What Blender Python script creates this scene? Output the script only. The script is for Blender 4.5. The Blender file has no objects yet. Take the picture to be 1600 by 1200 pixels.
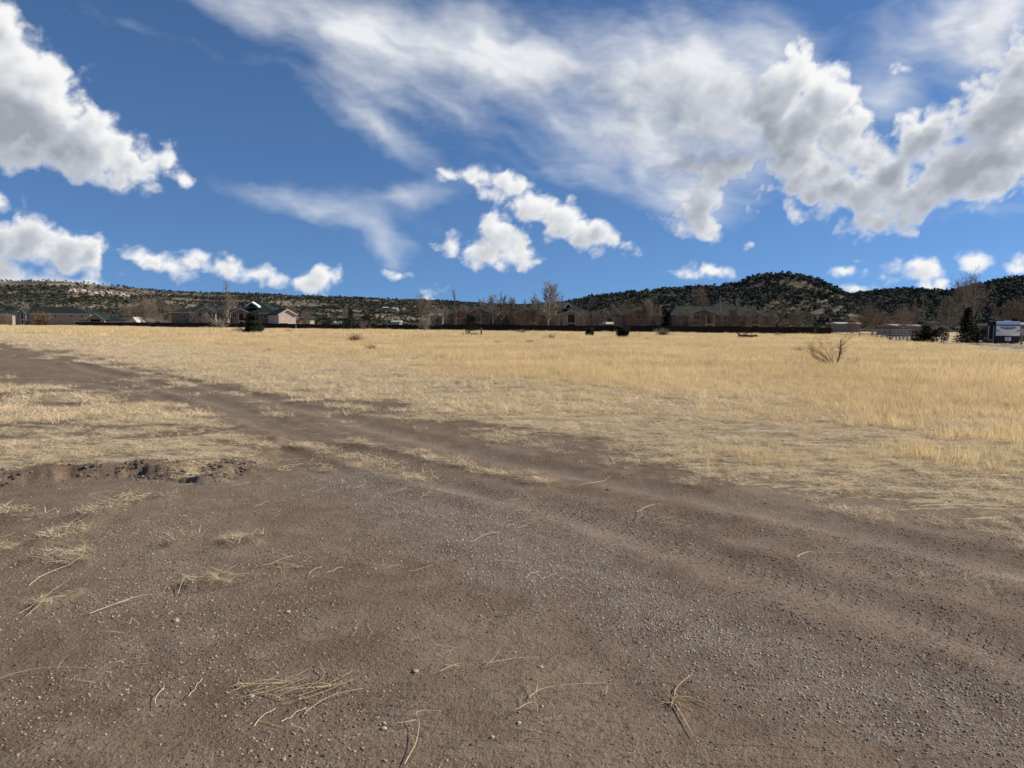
import bpy, math, random
import numpy as np
from mathutils import Vector, Matrix, Euler
R = math.radians
random.seed(7)
rng = np.random.default_rng(11)
S = bpy.context.scene
COL = S.collection

# ------------------------------------------------------------------ camera, light, exposure
F = 1142.0                      # focal length in photo pixels (1600 wide)
CAMZ = 1.6
PITCH, ROLL = math.atan(91 / F), R(0.47)
CM = Euler((math.pi / 2 - PITCH, 0, 0)).to_matrix() @ Matrix.Rotation(ROLL, 3, 'Z')
cd = bpy.data.cameras.new('camera'); cam = bpy.data.objects.new('camera', cd); COL.objects.link(cam)
cam.matrix_world = Matrix.Translation((0, 0, CAMZ)) @ CM.to_4x4()
cd.sensor_width = 36; cd.lens = 36 * F / 1600; cd.clip_start = 0.05; cd.clip_end = 30000
S.camera = cam
SUN_AZ, SUN_EL = 80.0, 33.0     # azimuth clockwise from the view direction
sv = Vector((math.sin(R(SUN_AZ)) * math.cos(R(SUN_EL)), math.cos(R(SUN_AZ)) * math.cos(R(SUN_EL)), math.sin(R(SUN_EL))))
sl = bpy.data.lights.new('sun', 'SUN'); sl.energy = 4.6; sl.angle = R(0.5); sl.color = (1.0, 0.93, 0.82)
sun = bpy.data.objects.new('sun', sl); COL.objects.link(sun)
sun.rotation_euler = sv.to_track_quat('Z', 'Y').to_euler(); sun.location = (40, 0, 60)
S.view_settings.view_transform = 'Standard'; S.view_settings.look = 'None'
S.view_settings.exposure = 0.5; S.view_settings.gamma = 1; S.view_settings.use_curve_mapping = False
S.cycles.max_bounces = 6; S.cycles.transparent_max_bounces = 16; S.cycles.use_denoising = True

CMn = np.array(CM)
def ray(px, py):
    d = CMn @ np.array([(px - 800) / F, (600 - py) / F, -1.0])
    return d / np.linalg.norm(d)
def ground(px, py, z=0.0):
    d = ray(px, py); t = (z - CAMZ) / d[2]
    return d[0] * t, d[1] * t
def at(px, py, Y):
    d = ray(px, py); t = Y / d[1]
    return d[0] * t, Y, CAMZ + d[2] * t
def proj(x, y, z):
    P = np.stack([np.asarray(x, float), np.asarray(y, float), np.asarray(z, float) - CAMZ], -1) @ CMn
    zc = np.maximum(-P[..., 2], 1e-3)
    return 800 + F * P[..., 0] / zc, 600 - F * P[..., 1] / zc
def hor(px): return 509 + (px - 800) * math.tan(ROLL)

# ------------------------------------------------------------------ node helper
class NT:
    def __init__(s, nt): s.nt = nt
    def n(s, t, **k):
        o = s.nt.nodes.new(t)
        for a, v in k.items(): setattr(o, a, v)
        return o
    def put(s, sock, v):
        if v is None: return
        if isinstance(v, bpy.types.NodeSocket): s.nt.links.new(v, sock)
        else:
            try: sock.default_value = v
            except Exception: sock.default_value = tuple(v) + (1,)
    def m(s, op, a, b=None, c=None, clamp=False):
        o = s.n('ShaderNodeMath', operation=op, use_clamp=clamp)
        for i, v in enumerate((a, b, c)): s.put(o.inputs[i], v)
        return o.outputs[0]
    def vm(s, op, a, b=None, scale=None):
        o = s.n('ShaderNodeVectorMath', operation=op)
        s.put(o.inputs[0], a); s.put(o.inputs[1], b)
        if scale is not None: s.put(o.inputs['Scale'], scale)
        return o.outputs['Value'] if op in ('LENGTH', 'DOT_PRODUCT', 'DISTANCE') else o.outputs[0]
    def mr(s, v, a, b, c=0., d=1., smooth=True):
        o = s.n('ShaderNodeMapRange', interpolation_type='SMOOTHSTEP' if smooth else 'LINEAR')
        for i, q in enumerate((v, a, b, c, d)): s.put(o.inputs[i], q)
        return o.outputs[0]
    def mix(s, f, a, b):
        o = s.n('ShaderNodeMix', data_type='RGBA')
        s.put(o.inputs[0], f); s.put(o.inputs[6], a); s.put(o.inputs[7], b)
        return o.outputs[2]
    def noise(s, vec, scale, detail=4, rough=0.55, dist=0, dim='3D', out=0):
        o = s.n('ShaderNodeTexNoise', noise_dimensions=dim)
        s.put(o.inputs['Vector'], vec); o.inputs['Scale'].default_value = scale
        o.inputs['Detail'].default_value = detail; o.inputs['Roughness'].default_value = rough
        o.inputs['Distortion'].default_value = dist
        return o.outputs[out]
    def attr(s, name, out='Fac'):
        return s.n('ShaderNodeAttribute', attribute_name=name).outputs[out]
    def mapping(s, vec, loc=(0, 0, 0), rot=(0, 0, 0), sc=(1, 1, 1), kind='POINT'):
        o = s.n('ShaderNodeMapping', vector_type=kind)
        s.put(o.inputs[0], vec); o.inputs[1].default_value = loc; o.inputs[2].default_value = rot; o.inputs[3].default_value = sc
        return o.outputs[0]

# ------------------------------------------------------------------ world: physical sky with procedural clouds
def jac(px, py):
    def ae(x, y):
        d = ray(x, y); return math.atan2(d[0], d[1]), math.asin(d[2])
    a, e = ae(px, py); a2, _ = ae(px + 5, py); _, e2 = ae(px, py - 5)
    return a, e, (a2 - a) / 5, (e2 - e) / 5
CUM = [(-30, 50, 66, 105, 0), (42, 150, 112, 92, 20), (-20, 205, 130, 58, 0), (120, 222, 105, 58, 18), (205, 262, 56, 28, 12),
       (262, 256, 17, 24, 0), (284, 284, 12, 9, 0),
       (45, 362, 62, 40, 0), (105, 385, 58, 34, 0), (152, 397, 26, 25, 0), (-20, 380, 60, 45, 0), (2, 322, 14, 16, 0),
       (40, 432, 120, 13, 4), (235, 402, 32, 11, 8), (300, 411, 55, 19, 5), (368, 420, 46, 15, 3), (404, 424, 17, 12, 0),
       (478, 437, 52, 11, 0), (508, 431, 24, 16, 0), (617, 421, 11, 4, 0), (630, 427, 11, 4, 0), (203, 422, 8, 6, 0),
       (776, 360, 28, 29, 0), (768, 392, 58, 23, 3), (714, 385, 17, 21, 20), (812, 392, 26, 24, 30), (842, 407, 12, 6, 0),
       (732, 272, 46, 13, 10), (792, 292, 52, 22, 25), (838, 326, 44, 30, 30), (876, 348, 42, 26, 20), (924, 368, 58, 24, 15),
       (968, 381, 34, 15, 8), (893, 310, 10, 7, 0),
       (1098, 322, 62, 26, -8), (1106, 350, 44, 24, 0), (1118, 283, 28, 28, 0),
       (1242, 125, 50, 62, 0), (1290, 165, 62, 62, 20), (1325, 205, 42, 50, 0), (1200, 160, 80, 74, 0), (1225, 205, 80, 60, 0), (1060, 165, 150, 95, 6), (920, 125, 130, 62, 10), (1110, 235, 100, 50, 0), (1262, 225, 80, 48, 0),
       (1270, 270, 55, 30, 0),
       (1320, 300, 108, 34, 4), (1180, 235, 80, 40, 0), (1385, 262, 75, 34, 0), (1500, 262, 90, 50, 0), (1372, 342, 58, 22, 2), (1425, 288, 120, 36, 0), (1452, 205, 62, 40, -10), (1565, 190, 70, 95, 0),
       (1625, 110, 60, 80, 0), (1530, 285, 62, 36, 0), (1600, 232, 90, 48, 0),
       (1328, 424, 27, 9, 0), (1440, 424, 42, 22, 12), (1480, 438, 26, 11, 0), (1535, 406, 25, 15, 0), (1590, 416, 19, 13, 0),
       (1070, 433, 25, 9, 0), (1118, 425, 24, 10, 0), (1180, 384, 10, 6, 0), (1243, 345, 8, 13, 20), (1342, 407, 10, 4, 0),
       (1352, 456, 36, 6, 0), (676, 457, 12, 9, 0), (1410, 104, 17, 11, 25)]
WISP = [(500, 38, 190, 30, 8), (700, 85, 200, 60, 18), (860, 100, 190, 85, 10), (1040, 125, 190, 115, 4), (1150, 160, 140, 115, 0), (1120, 180, 150, 110, 0), (1200, 90, 90, 50, 0), (1000, 200, 190, 75, 12),
        (660, 165, 120, 22, 22), (760, 195, 90, 30, 24), (930, 250, 110, 48, 14), (520, 328, 72, 9, 10), (585, 342, 46, 16, 25), (622, 374, 12, 26, -25),
        (640, 303, 30, 9, -12), (1090, 300, 80, 46, 0), (1140, 260, 70, 40, 0), (1480, 30, 90, 75, 0), (1570, 40, 100, 100, 0), (1400, 150, 60, 40, 20),
        (360, 95, 110, 8, 10), (590, 205, 60, 10, 20), (1560, 318, 60, 10, 0), (720, 45, 60, 14, 10)]
# shade placed by hand, darkening the thick parts of the clouds
CLOUD_SHADE = [(1430, 225, 85, 34, 5), (1350, 282, 110, 26, -4), (1500, 250, 90, 22, 0), (1590, 150, 60, 70, 0), (1600, 80, 60, 60, 0), (1150, 235, 90, 28, 10), (960, 150, 110, 30, 10), (30, 215, 80, 18, 12), (1520, 60, 80, 40, 0),
         (500, 432, 18, 8, 0), (60, 392, 50, 12, 0), (320, 418, 60, 8, 5), (960, 388, 30, 7, 5), (1370, 352, 45, 9, 0)]
def build_world():
    w = bpy.data.worlds.new('World'); S.world = w; w.use_nodes = True
    nt = w.node_tree; nt.nodes.clear(); N = NT(nt)
    tc = N.n('ShaderNodeTexCoord').outputs['Generated']
    # the clear high desert horizon: look the sky up a little higher, all the way round
    v = N.vm('NORMALIZE', N.vm('ADD', N.vm('MULTIPLY', tc, (1, 1, 0.92)), (0, 0, 0.135)))
    sky = N.n('ShaderNodeTexSky', sky_type='NISHITA'); sky.sun_disc = False; N.put(sky.inputs[0], v)
    sky.sun_elevation = R(SUN_EL); sky.sun_rotation = R(SUN_AZ); sky.altitude = 2200; sky.air_density = 1.0
    sky.dust_density = 0.0; sky.ozone_density = 3.5
    col = N.vm('MULTIPLY', sky.outputs[0], (0.76, 0.94, 1.08))
    bg = N.n('ShaderNodeBackground'); N.put(bg.inputs[0], col); bg.inputs[1].default_value = 0.078
    out = N.n('ShaderNodeOutputWorld'); nt.links.new(bg.outputs[0], out.inputs[0])
build_world()

# ------------------------------------------------------------------ materials
def material(name, c1, c2=None, rough=0.85, scale=3.0, bump=0.0, bscale=None, transl=0.0, rand=0.0, detail=4, spec=0.2, metal=0.0):
    m = bpy.data.materials.new(name); m.use_nodes = True; nt = m.node_tree; N = NT(nt)
    b = nt.nodes['Principled BSDF']
    pos = N.n('ShaderNodeNewGeometry').outputs['Position'] if scale < 0 else N.n('ShaderNodeTexCoord').outputs['Object']
    scale = abs(scale)
    col = N.mix(N.mr(N.noise(pos, scale, detail), 0.35, 0.65), c1, c2 if c2 else tuple(v * 0.75 for v in c1))
    if rand:
        oi = N.n('ShaderNodeObjectInfo').outputs['Random']; gi = N.n('ShaderNodeNewGeometry').outputs['Random Per Island']
        f = N.mr(oi, 0, 1, 1 - rand, 1 + rand, smooth=False); f2 = N.mr(gi, 0, 1, 1 - rand, 1 + rand, smooth=False)
        col = N.vm('SCALE', col, scale=N.m('MULTIPLY', f, f2))
    N.put(b.inputs['Base Color'], col); b.inputs['Roughness'].default_value = rough
    b.inputs['Specular IOR Level'].default_value = spec; b.inputs['Metallic'].default_value = metal
    if bump:
        bp = N.n('ShaderNodeBump'); N.put(bp.inputs['Height'], N.noise(pos, bscale or scale * 4, 5)); bp.inputs['Distance'].default_value = bump
        N.put(b.inputs['Normal'], bp.outputs[0])
    if transl:
        t = N.n('ShaderNodeBsdfTranslucent'); N.put(t.inputs[0], col)
        mx = N.n('ShaderNodeMixShader'); mx.inputs[0].default_value = transl
        nt.links.new(b.outputs[0], mx.inputs[1]); nt.links.new(t.outputs[0], mx.inputs[2])
        nt.links.new(mx.outputs[0], nt.nodes['Material Output'].inputs[0])
    return m
M = dict(
    straw=material('dry_straw', (0.84, 0.69, 0.45), (0.66, 0.52, 0.33), rough=0.6, scale=8, transl=0.30, rand=0.22),
    gold=material('golden_grass', (0.82, 0.655, 0.375), (0.69, 0.535, 0.29), rough=0.55, scale=-0.15, transl=0.38, rand=0.16),
    pale=material('pale_straw', (0.72, 0.60, 0.36), (0.60, 0.48, 0.26), rough=0.6, scale=8, transl=0.2, rand=0.1),
    stone=material('gravel_stone', (0.27, 0.21, 0.165), (0.165, 0.125, 0.096), rough=0.9, scale=30, rand=0.45),
    greystone=material('grey_gravel', (0.36, 0.31, 0.26), (0.21, 0.178, 0.148), rough=0.8, scale=30, rand=0.40),
    clod=material('soil_clod', (0.13, 0.100, 0.080), (0.095, 0.072, 0.058), rough=0.95, scale=30, rand=0.35),
    whitestone=material('pale_stone', (0.46, 0.40, 0.34), (0.33, 0.28, 0.235), rough=0.85, scale=25, bump=0.002, rand=0.15),
    roof=material('green_shingle', (0.018, 0.026, 0.023), (0.013, 0.019, 0.017), rough=0.9, scale=1.5, bump=0.01, bscale=12),
    wall=material('tan_siding', (0.33, 0.26, 0.20), (0.27, 0.21, 0.165), rough=0.9, scale=0.8),
    wallred=material('red_brown_siding', (0.23, 0.155, 0.115), (0.185, 0.125, 0.094), rough=0.9, scale=0.8),
    wallpale_sunlit=material('pale_or_sunlit_siding', (0.52, 0.42, 0.36), (0.46, 0.37, 0.31), rough=0.9, scale=0.8),  # pale siding; on apartment end walls its paleness stands for sunlight
    wallgrey=material('blue_grey_siding', (0.16, 0.18, 0.19), (0.13, 0.15, 0.16), rough=0.9, scale=0.8),
    trim=material('tan_trim', (0.50, 0.45, 0.38), (0.42, 0.38, 0.32), rough=0.7, scale=2),
    white=material('white_paint', (0.72, 0.72, 0.71), (0.62, 0.62, 0.61), rough=0.6, scale=2),
    glass=material('dark_glass', (0.015, 0.016, 0.018), (0.022, 0.023, 0.026), rough=0.3, scale=0.5, spec=0.25),
    dark=material('dark_fence_mesh', (0.018, 0.015, 0.013), (0.028, 0.022, 0.018), rough=0.9, scale=1.2),
    bark=material('grey_bark', (0.20, 0.165, 0.13), (0.13, 0.105, 0.085), rough=0.95, scale=5),
    barkpale=material('pale_bark', (0.34, 0.30, 0.24), (0.25, 0.22, 0.18), rough=0.95, scale=5),
    twig=material('brown_twigs', (0.23, 0.185, 0.14), (0.17, 0.137, 0.105), rough=0.95, scale=1.5, rand=0.25),
    twigred=material('red_brown_twigs', (0.20, 0.140, 0.10), (0.155, 0.108, 0.078), rough=0.95, scale=1.5, rand=0.25),
    twigpale=material('pale_twigs', (0.28, 0.24, 0.185), (0.21, 0.18, 0.14), rough=0.95, scale=1.5, rand=0.2),
    juniper=material('juniper_foliage', (0.030, 0.036, 0.018), (0.018, 0.022, 0.011), rough=0.8, scale=0.8, rand=0.4, transl=0.1),
    conifer=material('conifer_foliage', (0.016, 0.025, 0.010), (0.010, 0.015, 0.007), rough=0.8, scale=1.0, rand=0.35, transl=0.1),
    farjuniper=material('hill_juniper_foliage', (0.062, 0.068, 0.048), (0.042, 0.048, 0.035), rough=0.9, scale=0.3, rand=0.35),
    brush=material('dry_brush', (0.25, 0.18, 0.11), (0.17, 0.12, 0.075), rough=0.9, scale=3, rand=0.25),
    sage=material('grey_sagebrush', (0.28, 0.24, 0.19), (0.20, 0.17, 0.14), rough=0.9, scale=3, rand=0.25),
    redbrush=material('red_brush', (0.17, 0.085, 0.05), (0.11, 0.06, 0.04), rough=0.9, scale=3, rand=0.3),
    deadwood=material('dead_wood', (0.17, 0.125, 0.095), (0.10, 0.072, 0.055), rough=0.9, scale=12, bump=0.004),
    rust=material('rusty_iron', (0.055, 0.028, 0.022), (0.03, 0.018, 0.016), rough=0.8, scale=4),
    tarp=material('pale_tarp', (0.25, 0.23, 0.26), (0.18, 0.17, 0.19), rough=0.7, scale=3),
    metal=material('galvanised_pipe', (0.33, 0.33, 0.32), (0.26, 0.26, 0.25), rough=0.6, scale=3),
    greybox=material('grey_green_box', (0.16, 0.19, 0.16), (0.12, 0.14, 0.12), rough=0.6, scale=3),
    post=material('weathered_post', (0.30, 0.24, 0.18), (0.22, 0.17, 0.12), rough=0.9, scale=5),
    rvwhite=material('trailer_cap', (0.86, 0.87, 0.88), (0.82, 0.83, 0.84), rough=0.35, scale=0.6, spec=0.5),
    rvblue=material('trailer_graphic', (0.02, 0.04, 0.10), (0.015, 0.03, 0.08), rough=0.35, scale=0.6, spec=0.5),
    rvdark=material('trailer_side', (0.035, 0.035, 0.04), (0.028, 0.028, 0.032), rough=0.5, scale=0.6),
    black=material('black_rubber', (0.012, 0.012, 0.012), (0.018, 0.018, 0.018), rough=0.8, scale=3),
    red=material('sign_red', (0.50, 0.03, 0.03), (0.42, 0.03, 0.03), rough=0.5, scale=3),
    road=material('road_asphalt', (0.10, 0.095, 0.09), (0.08, 0.075, 0.07), rough=0.9, scale=2, bump=0.004),
    boulder=material('pale_boulder', (0.50, 0.42, 0.38), (0.30, 0.22, 0.20), rough=0.95, scale=0.5, rand=0.35),
)

# ------------------------------------------------------------------ object helpers
def tag(o, label=None, cat=None, group=None, kind=None):
    for k, v in (('label', label), ('category', cat), ('group', group), ('kind', kind)):
        if v: o[k] = v
    return o
def link(name, me, parent=None, loc=(0, 0, 0), rot=(0, 0, 0), scale=None):
    o = bpy.data.objects.new(name, me); COL.objects.link(o)
    o.location = loc; o.rotation_euler = rot
    if scale is not None: o.scale = scale if hasattr(scale, '__len__') else (scale,) * 3
    if parent: o.parent = parent
    return o
def empty(name, loc, rz=0.0): return link(name, None, None, loc, (0, 0, rz))
def mesh_from(name, V, Fc, mat, smooth=False):
    me = bpy.data.meshes.new(name)
    V = np.asarray(V, np.float32); 
    if isinstance(Fc, np.ndarray):
        nf, k = Fc.shape
        me.vertices.add(len(V)); me.vertices.foreach_set('co', V.ravel())
        me.loops.add(nf * k); me.loops.foreach_set('vertex_index', Fc.astype(np.int32).ravel())
        me.polygons.add(nf); me.polygons.foreach_set('loop_start', (np.arange(nf) * k).astype(np.int32))
        me.update(calc_edges=True)
    else:
        me.from_pydata([tuple(map(float, v)) for v in V], [], Fc)
    if smooth: me.polygons.foreach_set('use_smooth', [True] * len(me.polygons))
    for m in (mat if isinstance(mat, (list, tuple)) else [mat]): me.materials.append(m)
    me.update(); return me
class MB:
    def __init__(s): s.v = []; s.f = []
    def add(s, V, Fc):
        n = len(s.v); s.v += [tuple(p) for p in V]; s.f += [tuple(i + n for i in f) for f in Fc]; return s
    def box(s, x0, x1, y0, y1, z0, z1):
        V = [(x, y, z) for z in (z0, z1) for y in (y0, y1) for x in (x0, x1)]
        return s.add(V, [(0, 2, 3, 1), (4, 5, 7, 6), (0, 1, 5, 4), (2, 6, 7, 3), (0, 4, 6, 2), (1, 3, 7, 5)])
    def tube(s, p, q, r0, r1=None, n=6):
        r1 = r0 if r1 is None else r1
        p, q = Vector(p), Vector(q); d = (q - p).normalized()
        a = d.orthogonal().normalized(); b = d.cross(a)
        V = []
        for c, r in ((p, r0), (q, r1)):
            for i in range(n):
                t = 2 * math.pi * i / n; V.append(c + a * (r * math.cos(t)) + b * (r * math.sin(t)))
        Fc = [(i, (i + 1) % n, n + (i + 1) % n, n + i) for i in range(n)] + [tuple(range(n))[::-1], tuple(range(n, 2 * n))]
        return s.add(V, Fc)
    def path(s, pts, r0, r1, n=5):
        k = len(pts) - 1
        for i in range(k): s.tube(pts[i], pts[i + 1], r0 + (r1 - r0) * i / k, r0 + (r1 - r0) * (i + 1) / k, n)
        return s
    def prism(s, tri, y0, y1):
        n = len(tri); V = [(x, y0, z) for x, z in tri] + [(x, y1, z) for x, z in tri]
        return s.add(V, [tuple(range(n)), tuple(range(2 * n - 1, n - 1, -1))] + [(i, n + i, n + (i + 1) % n, (i + 1) % n) for i in range(n)])
    def data(s, name, mat, smooth=False): return mesh_from(name, s.v, s.f, mat, smooth)
    def build(s, name, mat, parent=None, **k): return link(name, s.data(name, mat), parent, **k)

# value noise in numpy
_T = np.random.default_rng(5).random((256, 256)).astype(np.float64)
def vnoise(x, y):
    xi = np.floor(x); yi = np.floor(y); fx = x - xi; fy = y - yi
    xi = xi.astype(np.int64) & 255; yi = yi.astype(np.int64) & 255
    fx = fx * fx * (3 - 2 * fx); fy = fy * fy * (3 - 2 * fy); x1 = (xi + 1) & 255; y1 = (yi + 1) & 255
    return (_T[xi, yi] * (1 - fx) + _T[x1, yi] * fx) * (1 - fy) + (_T[xi, y1] * (1 - fx) + _T[x1, y1] * fx) * fy
def fbm(x, y, o=4):
    t = 0; a = .5; n = 0
    for i in range(o):
        t = t + a * vnoise(x * 2 ** i + 17.3 * i, y * 2 ** i + 9.1 * i); n += a; a *= .5
    return t / n
def sstep(a, b, x):
    t = np.clip((x - a) / (b - a), 0, 1); return t * t * (3 - 2 * t)

# ------------------------------------------------------------------ clouds on the sky dome
def worley(x, y):
    """distance to the nearest random feature point, 0 to about 1"""
    xi = np.floor(x).astype(np.int64); yi = np.floor(y).astype(np.int64); best = np.full(x.shape, 9.0)
    for i in (-1, 0, 1):
        for j in (-1, 0, 1):
            cx = (xi + i); cy = (yi + j)
            fx = cx + _T[cx & 255, cy & 255]; fy = cy + _T[(cy + 71) & 255, (cx + 13) & 255]
            best = np.minimum(best, (x - fx) ** 2 + (y - fy) ** 2)
    return np.sqrt(best)
def billow(x, y, o=4, gain=0.55):
    t = 0; a = 1.0; n = 0
    for i in range(o):
        t = t + a * (1 - np.clip(worley(x * 2.03 ** i + 5.1 * i, y * 2.03 ** i + 3.7 * i), 0, 1)); n += a; a *= gain
    return t / n
def build_sky():
    da = R(0.15); A0, A1, E0, E1_ = R(-64), R(62), R(-1.0), R(44)
    az = np.arange(A0, A1, da); el = np.arange(E0, E1_, da)
    A, E = np.meshgrid(az, el, indexing='ij')
    def warp(A, E, s, amp, k=0): return amp * (fbm(A * s + 11 + k, E * s + 3, 4) - .5) * 2, amp * (fbm(A * s + 51 + k, E * s + 27, 4) - .5) * 2
    wx, wy = warp(A, E, 14, 0.022); vx, vy = warp(A, E, 50, 0.009, 9)
    def union(lst, A, E, k):
        acc = np.full(A.shape, -1.0)
        for (cx, cy, rx, ry, rot) in lst:
            a, e, ja, je = jac(cx, cy); c, s = math.cos(R(rot)), math.sin(R(rot))
            x = (A - a) / ja; y = (e - E) / -je if False else (E - e) / je
            X = (x * c - y * s) / rx; Y = (x * s + y * c) / ry
            r = np.sqrt(X * X + Y * Y); q = (min(rx * ja, ry * je)) * 0.55 + 0.004
            f = (1 - r) * q
            h = np.clip(0.5 + 0.5 * (f - acc) / k, 0, 1); acc = acc * (1 - h) + f * h + k * h * (1 - h)
        return acc
    cb = union(CUM, A + wx * .55 + vx * .6, E + wy * .45 + vy * .5, 0.006)
    # beyond the frame the same kind of cloud goes on
    out = np.maximum(sstep(R(37), R(42), np.abs(A)), sstep(R(25.5), R(29), E)) * sstep(R(1), R(6), E)
    gen = (fbm(A * 4.2 + 3, E * 7 + 8, 4) - 0.56) * 0.20
    cb = np.maximum(cb, gen * out - 0.06 * (1 - out))
    B = billow((A + vx) * 28, (E + vy) * 34, 4, 0.50)
    n3 = fbm(A * 60, E * 70, 5) - .5
    size = sstep(-0.005, 0.05, cb)
    B0 = billow((A + wx) * 13, (E + wy) * 17, 3, 0.5)
    C = cb * 1.15 + (B - 0.60) * (0.030 + 0.040 * size) + (B0 - 0.62) * 0.035 * size + n3 * (0.006 + 0.004 * size) + 0.003
    # flat undersides: less billow below
    W0 = union(WISP, A + wx * 1.5, E + wy * 1.0, 0.02)
    c, s = math.cos(R(20)), math.sin(R(20))
    X = A * c - E * s; Y = (A * s + E * c) * 2.6
    X2 = X + wx * 1.3; Y2 = Y + wy * 2.6
    st = fbm(X2 * 7, Y2 * 7, 4) - .5; st2 = fbm(X2 * 32 + 4, Y2 * 34, 5) - .5
    W = np.minimum(W0 * 2.8, 0.17) + st * 0.17 * sstep(-0.05, 0.02, W0) * (1 - 0.5 * sstep(0.02, 0.06, W0)) + st2 * 0.028 + 0.002
    # how much cloud lies between each spot and the sun (up and to the right)
    def shift(Z, dx, dy):
        i, j = int(round(dx / da)), int(round(dy / da)); O = np.zeros_like(Z)
        O[:Z.shape[0] - i, :Z.shape[1] - j] = Z[i:, j:]; return O
    D = np.clip(C + 0.002, 0, 0.06)
    tau = 0; 
    for k, (st_, w_) in enumerate(((0.35, 1), (0.8, 1), (1.4, 1.1), (2.2, 1.2), (3.2, 1.2), (4.5, 1.2), (6.5, 1.0), (8.5, 0.8))):
        tau = tau + w_ * shift(D, R(st_) * 0.62, R(st_) * 0.85)
    small = C - shift(C, R(0.45), R(0.45)); mid = B - shift(B, R(0.3), R(0.45))
    low = cb - shift(cb, R(1.6) * 0.5, R(1.6))
    ms = B0 - shift(B0, R(0.7), R(0.9))
    lit = np.exp(-tau * 6.5) * 0.50 + 0.30 + np.clip(low, -0.03, 0.03) * 3.5 + np.clip(small, -.03, .03) * 4.5 + mid * 0.22 + ms * 0.30
    base = sstep(-0.03, 0.0, shift(C, 0, 0) - 0.012) ; edge = 1 - sstep(0.0, 0.03, C)
    TH = union(CLOUD_SHADE, A + wx * .8 + vx, E + wy * .6 + vy, 0.01)
    th = sstep(-0.045, 0.045, TH + n3 * 0.03 + (B - .6) * 0.05)
    lit = lit + 0.22 * edge
    lit = lit - th * 0.52 * (1 - 0.75 * edge)
    lit = lit - 0.5 * np.clip(D - 0.04, 0, 1)
    TW = 0
    DW = np.clip(W + 0.02, 0, 0.14)
    for st_ in (0.6, 1.5, 3, 4.5): TW = TW + shift(DW, R(st_) * 0.4, R(st_) * 0.9)
    wl = np.exp(-TW * 1.5) * 0.85 + 0.28 + st2 * 0.5 + st * 0.25 - th * 0.22
    V = np.stack([np.sin(A) * np.cos(E), np.cos(A) * np.cos(E), np.sin(E)], -1).reshape(-1, 3) * 14000
    n, k = A.shape; i = np.arange(n - 1)[:, None]; j = np.arange(k - 1)[None, :]; a = (i * k + j).ravel()
    m = bpy.data.materials.new('clouds'); m.use_nodes = True; nt = m.node_tree; nt.nodes.clear(); N = NT(nt)
    pos = N.n('ShaderNodeNewGeometry').outputs['Position']
    P = N.vm('SCALE', pos, scale=1 / 14000)
    f1 = N.m('SUBTRACT', N.noise(P, 150, 5, 0.65), 0.5); f2 = N.m('SUBTRACT', N.noise(N.mapping(P, (0, 0, 0), (0, R(-24), 0), (0.5, 1, 2)), 90, 5, 0.6), 0.5)
    cf = N.m('MULTIPLY_ADD', f1, 0.008, N.attr('cum')); wf = N.m('MULTIPLY_ADD', f2, 0.03, N.attr('wisp'))
    al = N.mr(cf, -0.003, N.m('MULTIPLY_ADD', N.attr('soft'), 0.075, 0.012)); wal = N.m('MULTIPLY', N.m('POWER', N.mr(wf, -0.035, 0.095, smooth=False), 1.4), 0.93)
    L = N.m('ADD', N.m('MULTIPLY_ADD', f1, 0.12, N.attr('lit')), 0, clamp=True)
    c1 = N.n('ShaderNodeValToRGB'); N.put(c1.inputs[0], L); el_ = c1.color_ramp.elements
    el_[0].position = 0.20; el_[0].color = (0.31, 0.335, 0.385, 1); el_[1].position = 0.95; el_[1].color = (0.84, 0.84, 0.84, 1)
    q = el_.new(0.55); q.color = (0.47, 0.50, 0.55, 1)
    WL = N.m('ADD', N.attr('wlit'), 0, clamp=True)
    wc = N.mix(WL, (0.33, 0.36, 0.42), (0.80, 0.81, 0.83))
    c = N.mix(al, wc, c1.outputs[0]); alpha = N.m('MAXIMUM', al, wal)
    em = N.n('ShaderNodeEmission'); N.put(em.inputs[0], c); em.inputs[1].default_value = 0.79; tr = N.n('ShaderNodeBsdfTransparent')
    mx = N.n('ShaderNodeMixShader'); N.put(mx.inputs[0], alpha); nt.links.new(tr.outputs[0], mx.inputs[1]); nt.links.new(em.outputs[0], mx.inputs[2])
    o_ = N.n('ShaderNodeOutputMaterial'); nt.links.new(mx.outputs[0], o_.inputs[0])
    m.cycles.emission_sampling = 'NONE'
    me = mesh_from('sky', V, np.stack([a, a + k, a + k + 1, a + 1], 1), m, True)
    _a1, _e1, _, _ = jac(1230, 262); _a0, _, _, _ = jac(1090, 300); _, _e0, _, _ = jac(1000, 225)
    soft = sstep(_a1, _a0, A) * sstep(_e1, _e0, E) * sstep(jac(500, 200)[0], jac(700, 200)[0], A)
    for nm, d in (('cum', C), ('wisp', W), ('lit', lit), ('wlit', wl), ('soft', soft)):
        q = me.attributes.new(nm, 'FLOAT', 'POINT'); q.data.foreach_set('value', d.ravel().astype(np.float32))
    tag(link('sky', me), 'blue sky with white cumulus clouds and high wisps', kind='structure')
build_sky()

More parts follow.
